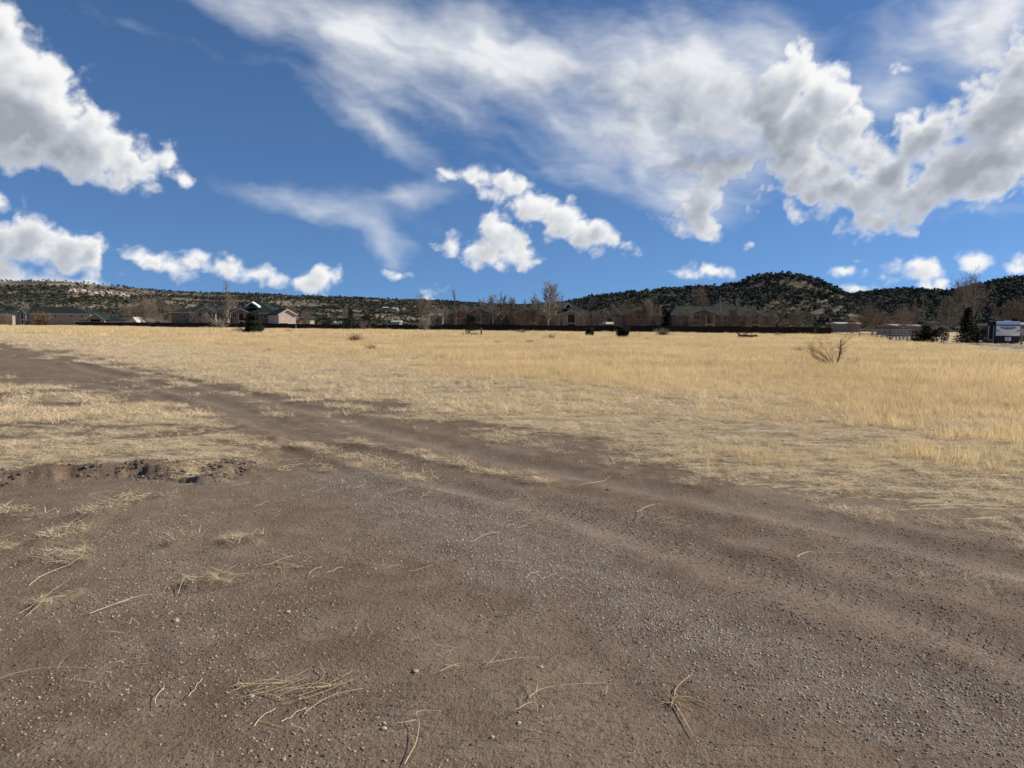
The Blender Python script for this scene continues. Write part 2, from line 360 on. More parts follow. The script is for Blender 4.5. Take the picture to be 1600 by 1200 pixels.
# ------------------------------------------------------------------ ground masks (laid out on the ground plane)
def gpoly(pts): return np.array([ground(*p) for p in pts])
def pdist(x, y, poly):
    """distance, signed side and arc length to an open polyline"""
    best = np.full(x.shape, 1e9); sd = np.zeros(x.shape); al = np.zeros(x.shape); acc = 0
    for (ax, ay), (bx, by) in zip(poly[:-1], poly[1:]):
        dx, dy = bx - ax, by - ay; L = math.hypot(dx, dy)
        t = np.clip(((x - ax) * dx + (y - ay) * dy) / L ** 2, 0, 1)
        d = np.hypot(x - ax - t * dx, y - ay - t * dy); m = d < best
        side = np.sign((x - ax) * dy - (y - ay) * dx)
        best = np.where(m, d, best); sd = np.where(m, side * d, sd); al = np.where(m, acc + t * L, al); acc += L
    return best, sd, al
def smoothline(pts, n=6):
    P = np.array(pts, float); out = []
    for i in range(len(P) - 1):
        p0 = P[max(i - 1, 0)]; p1 = P[i]; p2 = P[i + 1]; p3 = P[min(i + 2, len(P) - 1)]
        for k in range(n):
            t = k / n
            out.append(0.5 * ((2 * p1) + (-p0 + p2) * t + (2 * p0 - 5 * p1 + 4 * p2 - p3) * t * t + (-p0 + 3 * p1 - 3 * p2 + p3) * t ** 3))
    out.append(P[-1]); return np.array(out)
E1 = np.array([(-2500, 512), (-600, 516), (0, 534), (100, 550), (200, 582), (300, 602), (400, 622), (500, 642), (600, 658), (700, 676), (800, 700), (900, 722), (1000, 742), (1100, 764), (1200, 786), (1400, 822), (1600, 862), (2000, 940), (3500, 1200)])
E2 = np.array([(-2500, 512), (-300, 515), (0, 522), (200, 536), (400, 556), (600, 580), (800, 612), (1000, 650), (1150, 675), (1300, 690), (1600, 725), (2000, 780), (3500, 900)])
ISL = gpoly([(-700, 612), (-200, 606), (60, 604), (180, 612), (270, 632), (340, 655), (410, 684), (436, 712), (400, 732), (345, 738), (330, 752), (290, 748), (235, 738), (180, 740), (60, 748), (-20, 756), (-300, 772), (-700, 790)])
RUTS = [smoothline(gpoly(p)) for p in (
    [(-500, 535), (0, 556), (150, 580), (300, 618), (420, 660), (560, 712), (700, 752), (860, 796), (1000, 840), (1150, 888), (1300, 930), (1450, 975), (1620, 1035), (1900, 1150)],
    [(-500, 528), (0, 545), (200, 578), (350, 610), (480, 640), (640, 684), (800, 722), (960, 755), (1150, 792), (1350, 835), (1600, 895), (1900, 970)],
    [(0, 590), (160, 600), (330, 640), (470, 690), (620, 735), (760, 775)],
    [(-300, 1130), (200, 1110), (600, 1125), (1000, 1140), (1500, 1150), (2100, 1160)])]
STRIPS = [(smoothline(gpoly(p)), w) for p, w in (
    ([(560, 695), (640, 708), (720, 728), (800, 745), (850, 757)], 0.14),
    ([(470, 700), (540, 712), (600, 728), (660, 748)], 0.17),
    ([(300, 672), (350, 684), (400, 700)], 0.15),
    ([(180, 790), (230, 787), (260, 780)], 0.10), ([(160, 800), (120, 830), (60, 850)], 0.10),
    ([(0, 805), (40, 812)], 0.16), ([(40, 880), (90, 872), (130, 880)], 0.09), ([(10, 870), (-60, 860)], 0.2),
    ([(270, 852), (340, 846), (400, 850)], 0.05), ([(300, 915), (340, 912)], 0.05), ([(60, 950), (110, 930)], 0.05),
    ([(430, 738), (480, 733), (520, 738)], 0.10), ([(1340, 770), (1400, 768), (1460, 780)], 0.25), ([(1560, 800), (1640, 815)], 0.35),
    ([(120, 566), (200, 580)], 0.10))]
GRAV = smoothline(gpoly([(560, 745), (680, 790), (800, 840), (930, 905), (1050, 970), (1180, 1020), (1350, 1075), (1500, 1110), (1700, 1160)]))
HOLE = ground(308, 745)
RLIP = ground(345, 745)[0]
def masks(x, y):
    u, v = proj(x, y, np.zeros_like(x)); front = y > 0.3
    u = np.where(front, np.clip(u, -2500, 3500), np.where(x > 0, 3500, -2500)); v = np.where(front, v, 3000)
    r = np.hypot(x, y)
    e1 = np.interp(u, E1[:, 0], E1[:, 1]); e2 = np.interp(u, E2[:, 0], E2[:, 1])
    n1 = fbm(x * 0.9 + 40, y * 1.3, 5); n2 = fbm(x * 0.25 + 7, y * 0.25 + 3, 3)
    sp = np.maximum(v - (509 - 2), 3)                     # pixels below the horizon ~ inverse distance
    t1 = (e1 - v) / sp + (n1 - 0.5) * 0.80 + (n2 - .5) * 0.35
    cover = sstep(-0.26, 0.32, t1)
    tall = sstep(-0.30, 0.62, (e2 - v) / sp + (n1 - 0.5) * 0.7 + (n2 - .5) * 0.8)
    # straw island on the left
    inside = np.zeros(x.shape, bool); j = len(ISL) - 1
    for i in range(len(ISL)):
        xi, yi = ISL[i]; xj, yj = ISL[j]
        c = ((yi > y) != (yj > y)) & (x < (xj - xi) * (y - yi) / (yj - yi + 1e-9) + xi); inside ^= c; j = i
    dI, _, _ = pdist(x, y, np.vstack([ISL, ISL[:1]])); sI = np.where(inside, dI, -dI)
    island = sstep(-0.10, 0.22, sI + (n1 - 0.5) * 0.55)
    bare = sstep(0.52, 0.60, fbm(x * 0.55 + 3, y * 0.8 + 1, 3)) * sstep(7.2, 9.5, y)
    patch = ground(180, 662)
    bare = np.maximum(bare, np.exp(-((x - patch[0]) / 0.9) ** 2 - ((y - patch[1]) / 0.9) ** 2))
    icov = island * (1 - 0.55 * bare)
    cover = np.maximum(cover, icov * sstep(0, 1, 1.0))
    tk = np.maximum(np.exp(-(pdist(x, y, RUTS[0])[0] / 0.75) ** 2), np.exp(-(pdist(x, y, RUTS[1])[0] / 0.65) ** 2))
    cover = cover * (1 - tk * np.clip(1.25 - 1.6 * sstep(0.44, 0.66, fbm(x * 0.8 + 90, y * 1.5 + 12, 4)) * sstep(8, 15, r), 0, 0.94))
    for pl, w in STRIPS:
        d, _, _ = pdist(x, y, pl)
        cover = np.maximum(cover, 0.85 * sstep(1.5 * w, 0.3 * w, d + (n1 - 0.5) * w * 2.2))
    rd = np.full(x.shape, 1e9)
    for pl in RUTS[:2]: rd = np.minimum(rd, pdist(x, y, pl)[0])
    gd, _, _ = pdist(x, y, GRAV)
    gravel = sstep(1.0, 0.15, gd * np.clip(6 / np.maximum(r, 1), 0.35, 1.5) + (n1 - .5) * 0.9)
    return cover, tall, gravel, rd, sI, island
def gz(x, y, fine=True):
    x = np.asarray(x, float); y = np.asarray(y, float)
    r = np.hypot(x, y)
    z = 0.10 * (fbm(x * 0.05 + 3, y * 0.05, 3) - .5) * sstep(5, 40, r) * sstep(200, 60, r)
    z = z + 0.05 * (fbm(x * 0.7, y * 0.7 + 5, 4) - .5) + 0.018 * (fbm(x * 4, y * 4, 3) - .5) * sstep(30, 8, r)
    for i, pl in enumerate(RUTS):
        d, s, a = pdist(x, y, pl)
        w = 0.20 if i < 2 else 0.16; dep = (0.030, 0.028, 0.02, 0.006)[i]
        z = z - dep * np.exp(-(d / w) ** 2) + dep * 0.5 * np.exp(-((d - 2 * w) / (0.8 * w)) ** 2)
    cover, tall, gravel, rd, sI, island = masks(x, y)
    near = sstep(13, 8.0, y)
    z = z + sstep(-0.12, 0.07, sI + (fbm(x * 2.6 + 40, y * 2.6, 5) - 0.5) * 0.75) * 0.085 * near * sstep(RLIP + 0.5, RLIP - 0.2, x) + 0.05 * near * np.clip(fbm(x * 9, y * 9, 3) - .45, 0, 1) * np.exp(-(sI / .3) ** 2) + 0.03 * cover + 0.05 * tall * (fbm(x * 1.3, y * 1.3, 3) - .3)
    z = z - 0.11 * np.exp(-((x - HOLE[0]) / 0.28) ** 2 - ((y - HOLE[1]) / 0.20) ** 2)
    # drop towards the road by the parked trailer
    z = z - 0.30 * sstep(74, 84, y) * sstep(0.45, 0.56, x / np.maximum(y, 1)) * sstep(130, 105, y)
    return z

def build_ground():
    ang = np.concatenate([np.linspace(-180, -52, 50, endpoint=False), np.linspace(-52, 52, 620, endpoint=False), np.linspace(52, 180, 50)])
    rad = np.concatenate([[0.3, 0.8, 1.3], np.geomspace(1.8, 60, 420), np.geomspace(62, 420, 60), [600, 900, 1500, 2500, 4500, 8000]])
    A, Rr = np.meshgrid(np.radians(ang), rad, indexing='ij')
    x = (np.sin(A) * Rr).ravel(); y = (np.cos(A) * Rr).ravel()
    z = gz(x, y); z = np.where(Rr.ravel() > 500, -0.02, z)
    n, k = A.shape
    i = np.arange(n - 1)[:, None]; j = np.arange(k - 1)[None, :]
    a = (i * k + j).ravel()
    Fc = np.stack([a, a + 1, a + k + 1, a + k], 1)[:, ::-1]
    me = mesh_from('ground', np.stack([x, y, z], 1), Fc, ground_mat(), smooth=True)
    c, t, g, rd, sI, isl = masks(x, y)
    _, sd, al = pdist(x, y, RUTS[0])
    for nm, d in (('cover', c), ('tall', t), ('gravel', g), ('rut', np.minimum(rd, 5)), ('tread_d', np.clip(sd, -3, 3)), ('tread_s', al)):
        at_ = me.attributes.new(nm, 'FLOAT', 'POINT'); at_.data.foreach_set('value', d.astype(np.float32))
    me.validate()
    o = link('ground', me); tag(o, 'dusty brown dirt with golden dry field behind', kind='structure'); return o
def ground_mat():
    m = bpy.data.materials.new('dirt_and_straw'); m.use_nodes = True; nt = m.node_tree; N = NT(nt); b = nt.nodes['Principled BSDF']
    pos = N.n('ShaderNodeNewGeometry').outputs['Position']
    big = N.noise(pos, 0.5, 4, 0.6); mid = N.noise(pos, 3.5, 5, 0.65); fine = N.noise(pos, 45, 4, 0.7); fin2 = N.noise(pos, 160, 2, 0.6)
    soil = N.mix(N.mr(big, 0.38, 0.64), (0.150, 0.100, 0.064), (0.205, 0.150, 0.102))
    soil = N.mix(N.mr(mid, 0.40, 0.72, 0, 0.65), soil, (0.26, 0.198, 0.142))
    soil = N.mix(N.mr(fine, 0.48, 0.30, 0, 0.75), soil, (0.048, 0.034, 0.026))
    soil = N.mix(N.mr(N.noise(pos, 14, 4, 0.7), 0.52, 0.66, 0, 0.5), soil, (0.075, 0.054, 0.041))
    soil = N.mix(N.mr(fin2, 0.56, 0.70, 0, 0.55), soil, (0.27, 0.225, 0.185))
    vo = N.n('ShaderNodeTexVoronoi', feature='F1'); N.put(vo.inputs['Vector'], pos); vo.inputs['Scale'].default_value = 75
    hs = N.n('ShaderNodeSeparateColor'); N.put(hs.inputs[0], vo.outputs['Color'])
    peb = N.mr(vo.outputs['Distance'], 0.42, 0.28)
    isp = N.mr(hs.outputs[0], 0.62, 0.66)
    g = N.attr('gravel')
    pcol = N.mix(hs.outputs[1], (0.085, 0.070, 0.058), (0.28, 0.235, 0.195))
    gcol = N.mix(hs.outputs[1], (0.11, 0.088, 0.067), (0.34, 0.28, 0.22))
    soil = N.mix(N.m('MULTIPLY', peb, N.m('MULTIPLY', isp, 0.75)), soil, pcol)
    gm = N.m('MULTIPLY', g, N.mr(N.noise(pos, 5, 5, 0.7), 0.36, 0.62, 0.05, 0.60))
    soil = N.mix(gm, soil, gcol)
    rut = N.attr('rut')
    soil = N.mix(N.mr(rut, 0.30, 0.05, 0, 0.45), soil, (0.24, 0.187, 0.140))
    # straw litter
    st = N.mapping(pos, (0, 0, 0), (0, 0, R(-14)), (0.7, 1.9, 1))
    sn = N.noise(st, 9, 7, 0.72, dist=0.6); sn2 = N.noise(st, 2.2, 4, 0.6)
    cov = N.attr('cover'); tall = N.attr('tall')
    th = N.m('SUBTRACT', 1.0, cov)
    mask = N.mr(N.m('SUBTRACT', N.m('ADD', N.m('MULTIPLY', sn, 0.6), N.m('MULTIPLY', sn2, 0.4)), N.m('MULTIPLY_ADD', th, 0.32, 0.475)), -0.035, 0.04)
    mask = N.m('MULTIPLY', mask, N.mr(cov, 0.02, 0.2))
    mask = N.m('MAXIMUM', mask, N.m('MULTIPLY', tall, N.mr(sn, 0.38, 0.5, 0.45, 0.9)))
    strawc = N.mix(N.noise(pos, 30, 5, 0.7), (0.32, 0.245, 0.155), (0.62, 0.50, 0.33))
    strawc = N.mix(N.m('MULTIPLY', tall, N.mr(N.noise(pos, 0.12, 4), 0.3, 0.7, 0.5, 1)), strawc, (0.60, 0.46, 0.24))
    col = N.mix(N.m('MULTIPLY', mask, 0.85), soil, strawc)
    N.put(b.inputs['Base Color'], col); b.inputs['Roughness'].default_value = 0.95; b.inputs['Specular IOR Level'].default_value = 0.1
    # relief: pebbles, clods, lug tread
    h = N.m('MULTIPLY', N.m('MULTIPLY', peb, isp), 0.006)
    h = N.m('ADD', h, N.m('MULTIPLY', N.m('MULTIPLY', peb, g), 0.006))
    h = N.m('ADD', h, N.m('MULTIPLY', fine, 0.018))
    h = N.m('ADD', h, N.m('MULTIPLY', mid, 0.03))
    h = N.m('ADD', h, N.m('MULTIPLY', N.m('MULTIPLY', sn, mask), 0.03))
    td = N.attr('tread_d'); ts = N.attr('tread_s')
    ww = N.m('MULTIPLY', N.m('SUBTRACT', N.noise(pos, 6, 3), 0.5), 0.05)
    sdd = N.m('ADD', td, ww)
    lug = N.m('SINE', N.m('ADD', N.m('MULTIPLY', ts, 2 * math.pi / 0.085), N.m('MULTIPLY', N.m('ABSOLUTE', sdd), 22)))
    lug = N.mr(lug, 0.2, 0.7)
    rib = N.mr(N.m('SINE', N.m('MULTIPLY', sdd, 2 * math.pi / 0.055)), -0.6, -0.1)
    band = N.mr(N.m('ABSOLUTE', N.m('ADD', sdd, 0.0)), 0.17, 0.13)
    band = N.m('MULTIPLY', band, N.mr(N.noise(pos, 1.6, 2), 0.38, 0.55))
    pat = N.m('MULTIPLY', N.m('MULTIPLY', lug, rib), band)
    h = N.m('ADD', h, N.m('MULTIPLY', pat, 0.020))
    hz = N.m('SINE', N.m('ADD', N.m('MULTIPLY', N.vm('DOT_PRODUCT', pos, (0.02, 1, 0)), 85), N.m('MULTIPLY', N.noise(pos, 1.2, 3), 14)))
    px_ = N.vm('DOT_PRODUCT', pos, (0, 1, 0))
    h = N.m('ADD', h, N.m('MULTIPLY', N.m('MULTIPLY', N.mr(hz, 0, 0.8), N.mr(px_, 3.4, 3.05)), N.m('MULTIPLY', N.mr(N.noise(pos, 1.7, 3), 0.42, 0.62), 0.008)))
    bp = N.n('ShaderNodeBump'); N.put(bp.inputs['Height'], h); bp.inputs['Distance'].default_value = 1.0; bp.inputs['Strength'].default_value = 0.85
    N.put(b.inputs['Normal'], bp.outputs[0])
    return m
build_ground()

# ------------------------------------------------------------------ hills
def hill(name, label, sil, r_front, r_ridge, r_back, mat, k=1.0, rough=0.05, n=220, m=70, plateau=1.0):
    px = np.array([p[0] for p in sil], float); py = np.array([p[1] for p in sil], float)
    az = []; tel = []
    for a, b in zip(px, py):
        d = ray(a, b); az.append(math.atan2(d[0], d[1])); tel.append(d[2] / math.hypot(d[0], d[1]))
    az = np.array(az); tel = np.array(tel)
    def H(A): return np.interp(A, az, tel) * r_ridge + CAMZ
    def hf(A, t):
        """t: 0 at the front foot, 1 at the ridge, up to 2 behind"""
        r = np.where(t <= 1, r_front + (r_ridge - r_front) * t, r_ridge + (r_back - r_ridge) * (t - 1))
        s = np.where(t <= 1, np.clip(t, 0, 1) ** k, 1 + 0 * t)
        s = s * np.where(t > 1, 1 - (1 - plateau) * (t - 1) - 0.35 * np.clip(t - 1, 0, 1) ** 2, 1)
        x = np.sin(A) * r; y = np.cos(A) * r
        w = np.clip(s * (1.02 - s) * 4, 0, 1)
        L = r_ridge / 9
        z = H(A) * (s + w * rough * 4 * (fbm(x / L + 5, y / L, 5) - .5)) - 2 * (1 - np.clip(t * 8, 0, 1))
        return x, y, z
    A, T = np.meshgrid(np.linspace(az[0], az[-1], n), np.linspace(0, 2, m), indexing='ij')
    x, y, z = hf(A, T)
    z += np.where((T > 0.93) & (T < 1.2), (fbm(x / 12, y / 12, 3) - .5) * 0.0018 * r_ridge, 0)
    i = np.arange(n - 1)[:, None]; j = np.arange(m - 1)[None, :]; a = (i * m + j).ravel()
    Fc = np.stack([a, a + m, a + m + 1, a + 1], 1)
    o = link(name, mesh_from(name, np.stack([x.ravel(), y.ravel(), z.ravel()], 1), Fc, mat, True))
    tag(o, label, kind='structure')
    return hf, az
def hill_mat(name, grass, rock, scrub, sc=0.02, strata=0.0, patch=0.5):
    m = bpy.data.materials.new(name); m.use_nodes = True; N = NT(m.node_tree); b = m.node_tree.nodes['Principled BSDF']
    pos = N.n('ShaderNodeNewGeometry').outputs['Position']
    c = N.mix(N.mr(N.noise(pos, sc, 6, 0.65), 0.42, 0.60), grass, scrub)
    st = N.mapping(pos, (0, 0, 0), (R(4), R(-6), 0), (0.25, 0.25, 5.0))
    c = N.mix(N.mr(N.noise(st, sc * 1.2, 6, 0.7), patch, patch + 0.1, 0, strata), c, rock)
    c = N.mix(N.mr(N.noise(pos, sc * 25, 4, 0.7), 0.5, 0.7, 0, 0.5), c, scrub)
    N.put(b.inputs['Base Color'], c); b.inputs['Roughness'].default_value = 1.0; b.inputs['Specular IOR Level'].default_value = 0.05
    bp = N.n('ShaderNodeBump'); N.put(bp.inputs['Height'], N.noise(st, sc * 3, 6, 0.7)); bp.inputs['Distance'].default_value = 4.0
    N.put(b.inputs['Normal'], bp.outputs[0])
    return m
TAN = (0.42, 0.33, 0.20)
hm_left = hill_mat('mesa_slope', (0.25, 0.20, 0.135), (0.14, 0.108, 0.10), (0.075, 0.067, 0.053), 0.015, 0.6, 0.50)
hm_cone = hill_mat('cone_hill_slope', (0.14, 0.118, 0.078), (0.15, 0.120, 0.09), (0.05, 0.045, 0.032), 0.03, 0.8, 0.46)
hm_dark = hill_mat('wooded_hill_slope', (0.06, 0.056, 0.042), (0.11, 0.09, 0.075), (0.032, 0.034, 0.026), 0.01, 0.4, 0.56)
hm_haze = hill_mat('hazy_mesa_slope', (0.10, 0.11, 0.13), (0.12, 0.12, 0.13), (0.08, 0.09, 0.11), 0.004, 0.3, 0.5)  # blue of the distance haze put into the slope colours
SIL_L = [(-700, 430), (-400, 432), (-150, 435), (0, 438), (60, 438), (110, 440), (160, 445), (210, 450), (250, 455), (300, 458), (360, 459), (420, 461), (500, 464), (600, 467), (690, 471), (760, 476), (820, 478), (880, 476), (950, 480), (1050, 486), (1200, 500)]
hf_left, az_left = hill('mesa', 'long grassy mesa with dark junipers filling the left skyline', SIL_L, 760, 1550, 2350, hm_left, 1.15, 0.10, 320, 80, 0.97)
SIL_C = [(700, 502), (800, 490), (860, 480), (890, 474), (930, 466), (1000, 459), (1060, 454), (1110, 451), (1148, 448), (1165, 440), (1190, 434), (1225, 431), (1258, 435), (1285, 443), (1305, 453), (1325, 462), (1345, 472), (1380, 482), (1450, 495), (1560, 508)]
hf_cone, az_cone = hill('cone_hill', 'rocky cone shaped hill dotted with dark junipers', SIL_C, 430, 880, 1250, hm_cone, 0.95, 0.07, 260, 80, 0.8)
SIL_R = [(1180, 500), (1250, 480), (1310, 464), (1340, 461), (1370, 457), (1410, 454), (1440, 454), (1475, 459), (1500, 454), (1530, 447), (1560, 440), (1600, 433), (1700, 420), (1850, 410), (2100, 405)]
hf_right, az_right = hill('wooded_hill', 'dark wooded hill rising at the right edge', SIL_R, 560, 1350, 2000, hm_dark, 1.0, 0.08, 220, 60, 0.9)
hill('distant_mesa', 'thin haze blue mesa far beyond the left ridge', [(180, 470), (235, 457), (262, 453.5), (300, 453), (318, 457), (340, 456.5), (355, 454.5), (378, 456), (400, 460), (440, 470)], 4800, 6000, 7500, hm_haze, 1, 0.02, 60, 12, 0.9)

# ------------------------------------------------------------------ scattering with geometry nodes (stuff only)
def asset_collection(name, meshes):
    c = bpy.data.collections.new(name)
    for i, me in enumerate(meshes):
        c.objects.link(bpy.data.objects.new('%s_%02d' % (name, i), me))
    return c
def scatter(name, label, pts, rot, scl, idx, coll):
    pts = np.asarray(pts, np.float32); n = len(pts)
    me = bpy.data.meshes.new(name); me.vertices.add(n); me.vertices.foreach_set('co', pts.ravel())
    a = me.attributes.new('rot', 'FLOAT_VECTOR', 'POINT'); a.data.foreach_set('vector', np.asarray(rot, np.float32).ravel())
    scl = np.asarray(scl, np.float32)
    if scl.ndim == 1: scl = np.repeat(scl[:, None], 3, 1)
    a = me.attributes.new('scl', 'FLOAT_VECTOR', 'POINT'); a.data.foreach_set('vector', scl.ravel())
    a = me.attributes.new('idx', 'INT', 'POINT'); a.data.foreach_set('value', np.asarray(idx, np.int32))
    o = link(name, me)
    g = bpy.data.node_groups.new('scatter_' + name, 'GeometryNodeTree')
    g.interface.new_socket('Geometry', in_out='INPUT', socket_type='NodeSocketGeometry')
    g.interface.new_socket('Geometry', in_out='OUTPUT', socket_type='NodeSocketGeometry')
    gi = g.nodes.new('NodeGroupInput'); go = g.nodes.new('NodeGroupOutput')
    ip = g.nodes.new('GeometryNodeInstanceOnPoints'); ci = g.nodes.new('GeometryNodeCollectionInfo')
    ci.inputs['Collection'].default_value = coll; ci.inputs['Separate Children'].default_value = True; ci.inputs['Reset Children'].default_value = True
    def na(nm, t):
        q = g.nodes.new('GeometryNodeInputNamedAttribute'); q.data_type = t; q.inputs['Name'].default_value = nm; return q.outputs['Attribute']
    e2r = g.nodes.new('FunctionNodeEulerToRotation'); g.links.new(na('rot', 'FLOAT_VECTOR'), e2r.inputs[0])
    ip.inputs['Pick Instance'].default_value = True
    g.links.new(gi.outputs[0], ip.inputs['Points']); g.links.new(ci.outputs[0], ip.inputs['Instance'])
    g.links.new(na('idx', 'INT'), ip.inputs['Instance Index']); g.links.new(e2r.outputs[0], ip.inputs['Rotation'])
    g.links.new(na('scl', 'FLOAT_VECTOR'), ip.inputs['Scale']); g.links.new(ip.outputs[0], go.inputs[0])
    md = o.modifiers.new('scatter', 'NODES'); md.node_group = g
    tag(o, label, kind='stuff'); return o

def blades_mesh(name, n, rad, h0, h1, w, lean, mat, flat=0.0, droop=0.35, seed=0, segs=2):
    r = np.random.default_rng(seed); V = []; Fc = []
    th = r.random(n) * 2 * np.pi; rr = rad * np.sqrt(r.random(n))
    bx = rr * np.cos(th); by = rr * np.sin(th); h = h0 + (h1 - h0) * r.random(n)
    dirs = r.random(n) * 2 * np.pi; tilt = flat + (1 - flat) * r.random(n) * 0.5
    ww = w * (0.6 + 0.8 * r.random(n)); wd = r.random(n) * np.pi
    for i in range(n):
        dx = math.cos(dirs[i]) * tilt[i] + lean[0]; dy = math.sin(dirs[i]) * tilt[i] + lean[1]
        up = math.sqrt(max(0.02, 1 - min(0.98, dx * dx + dy * dy)))
        wx, wy = math.cos(wd[i]) * ww[i], math.sin(wd[i]) * ww[i]
        base = len(V); z0 = -0.01 if flat < .8 else r.random() * 0.03
        for s in range(segs):
            t = s / segs; q = 1 - t * 0.5
            X = bx[i] + dx * h[i] * t * (1 + droop * t); Y = by[i] + dy * h[i] * t * (1 + droop * t); Z = z0 + up * h[i] * t * (1 - droop * t * 0.6)
            V += [(X - wx * q, Y - wy * q, Z), (X + wx * q, Y + wy * q, Z)]
        t = 1.0
        V.append((bx[i] + dx * h[i] * (1 + droop), by[i] + dy * h[i] * (1 + droop), z0 + up * h[i] * (1 - droop * 0.6)))
        for s in range(segs - 1): Fc += [(base + 2 * s, base + 2 * s + 1, base + 2 * s + 3), (base + 2 * s, base + 2 * s + 3, base + 2 * s + 2)]
        Fc.append((base + 2 * segs - 2, base + 2 * segs - 1, base + 2 * segs))
    return mesh_from(name, V, np.array(Fc), mat)
def ring_pts(r0, r1, dens, half=42.0):
    """uniform points in a wedge in front, dens per square metre"""
    area = R(2 * half) / 2 * (r1 ** 2 - r0 ** 2); n = int(area * dens)
    r = np.sqrt(r0 ** 2 + (r1 ** 2 - r0 ** 2) * rng.random(n)); a = R(1) * half * (2 * rng.random(n) - 1)
    return np.sin(a) * r, np.cos(a) * r
def eul(n, tilt=0.1):
    return np.stack([rng.normal(0, tilt, n), rng.normal(0, tilt, n), rng.random(n) * 6.283], 1)
LEAN = (-0.25, -0.05)
def keep(*arrs_mask):
    *arr, m = arrs_mask; return [a[m] for a in arr]

# tall golden grass: three distance zones
tuftsA = asset_collection('tall_tuft', [blades_mesh('tall_tuft', 46, 0.12, 0.07, 0.27, 0.0020, (0, 0), M['gold'], seed=i) for i in range(5)])
tuftsB = asset_collection('field_tuft', [blades_mesh('field_tuft', 70, 0.28, 0.09, 0.31, 0.0045, (0, 0), M['gold'], seed=20 + i) for i in range(5)])
tuftsC = asset_collection('far_tuft', [blades_mesh('far_tuft', 110, 0.9, 0.14, 0.36, 0.012, (0, 0), M['gold'], seed=40 + i, segs=1) for i in range(5)])
flats = asset_collection('straw_mat', [blades_mesh('straw_mat', 42, 0.13, 0.03, 0.13, 0.0018, (0, 0), M['straw'], flat=0.95, droop=0.05, seed=60 + i) for i in range(6)])
flatsB = asset_collection('straw_sheet', [blades_mesh('straw_sheet', 60, 0.30, 0.05, 0.18, 0.004, (0, 0), M['straw'], flat=0.80, droop=0.1, seed=80 + i) for i in range(5)])
palef = asset_collection('loose_straw', [blades_mesh('loose_straw', 7, 0.10, 0.03, 0.14, 0.0014, (0, 0), M['pale'], flat=0.93, droop=0.05, seed=100 + i) for i in range(6)])
def grass_zone(name, label, r0, r1, dens, coll, nvar, s0, s1, thr, near_fade=0.0, usetall=True, tilt=0.15, zsc=None):
    x, y = ring_pts(r0, r1, dens)
    c, t, g, rd, sI, isl = masks(x, y)
    q = t if usetall else c
    cl = fbm(x * 1.1 + 9, y * 1.1, 3)
    p = sstep(thr, thr + 0.5, q + (cl - .5) * 1.5 + (fbm(x * 0.45 + 50, y * 0.8, 3) - .5) * 1.0)
    # keep the road by the trailer and the verge clear
    u, v = proj(x, y, np.zeros_like(x))
    roadclear = (u > 1380) & (v < np.interp(u, [1380, 1430, 1500, 1600, 1900], [532, 538.5, 546, 557, 590]) + 3 * (fbm(x * .5, y * .5, 2) - .5)) & usetall
    m = (rng.random(len(x)) < p) & ~roadclear
    x, y, q, cl = keep(x, y, q, cl, m)
    n = len(x); rot = eul(n, tilt); 
    big = fbm(x * 0.16 + 2, y * 0.16, 3)
    s = (s0 + (s1 - s0) * rng.random(n)) * (0.6 + 0.9 * big) * (0.38 + 0.80 * q)
    sc = np.stack([s, s, s * (0.75 + 0.5 * rng.random(n))], 1)
    # a breeze leans the blades to the left
    if usetall: rot[:, 0] *= 1; rot[:, 1] = 0
    z = gz(x, y)
    return scatter(name, label, np.stack([x, y, z], 1), rot, sc, rng.integers(0, nvar, n), coll)
ROADP = np.array([ground(1392, 530), ground(1440, 532.5), ground(1500, 536), ground(1560, 540.5), ground(1640, 547), ground(1750, 556)])
_o = np.argsort(ROADP[:, 0])
def ROAD_Y(x):
    xs = ROADP[_o]; return np.interp(x, xs[:, 0], xs[:, 1], left=1e9) + 0
grass_zone('tall_dry_grass', 'golden dry grass standing knee high in the nearer field', 8, 30, 26, tuftsA, 5, 0.6, 1.25, 0.25)
grass_zone('field_grass', 'golden dry grass covering the middle of the field', 28, 85, 7.5, tuftsB, 5, 0.7, 1.2, 0.30)
grass_zone('distant_field_grass', 'golden dry grass at the far end of the field', 80, 330, 0.85, tuftsC, 5, 0.8, 1.25, 0.30)
def straw_zone(name, label, r0, r1, dens, coll, nvar, s0, s1, a, b):
    x, y = ring_pts(r0, r1, dens)
    c, t, g, rd, sI, isl = masks(x, y)
    cl = fbm(x * 2.1 + 9, y * 3.3, 3)
    p = sstep(a, b, c + (cl - .5) * 2.6 + (fbm(x * 0.7, y * 1.6 + 4, 3) - .5) * 1.6) * (1 - 0.6 * t) * sstep(0.03, 0.30, c)
    m = rng.random(len(x)) < p; x, y = x[m], y[m]; n = len(x)
    s = s0 + (s1 - s0) * rng.random(n)
    return scatter(name, label, np.stack([x, y, gz(x, y) + 0.004], 1), eul(n, 0.06), np.stack([s, s, s * 1.0], 1), rng.integers(0, nvar, n), coll)
straw_zone('trampled_straw', 'flattened pale straw lying over the near dirt', 4, 16, 75, flats, 6, 0.6, 1.3, 0.30, 0.95)
straw_zone('distant_flattened_grass', 'flattened dry grass beside the far end of the track', 52, 110, 2.4, flatsB, 5, 1.3, 2.4, 0.20, 0.8)
straw_zone('flattened_grass', 'flattened dry grass along the track edge', 13, 55, 18, flatsB, 5, 0.6, 1.2, 0.30, 0.95)
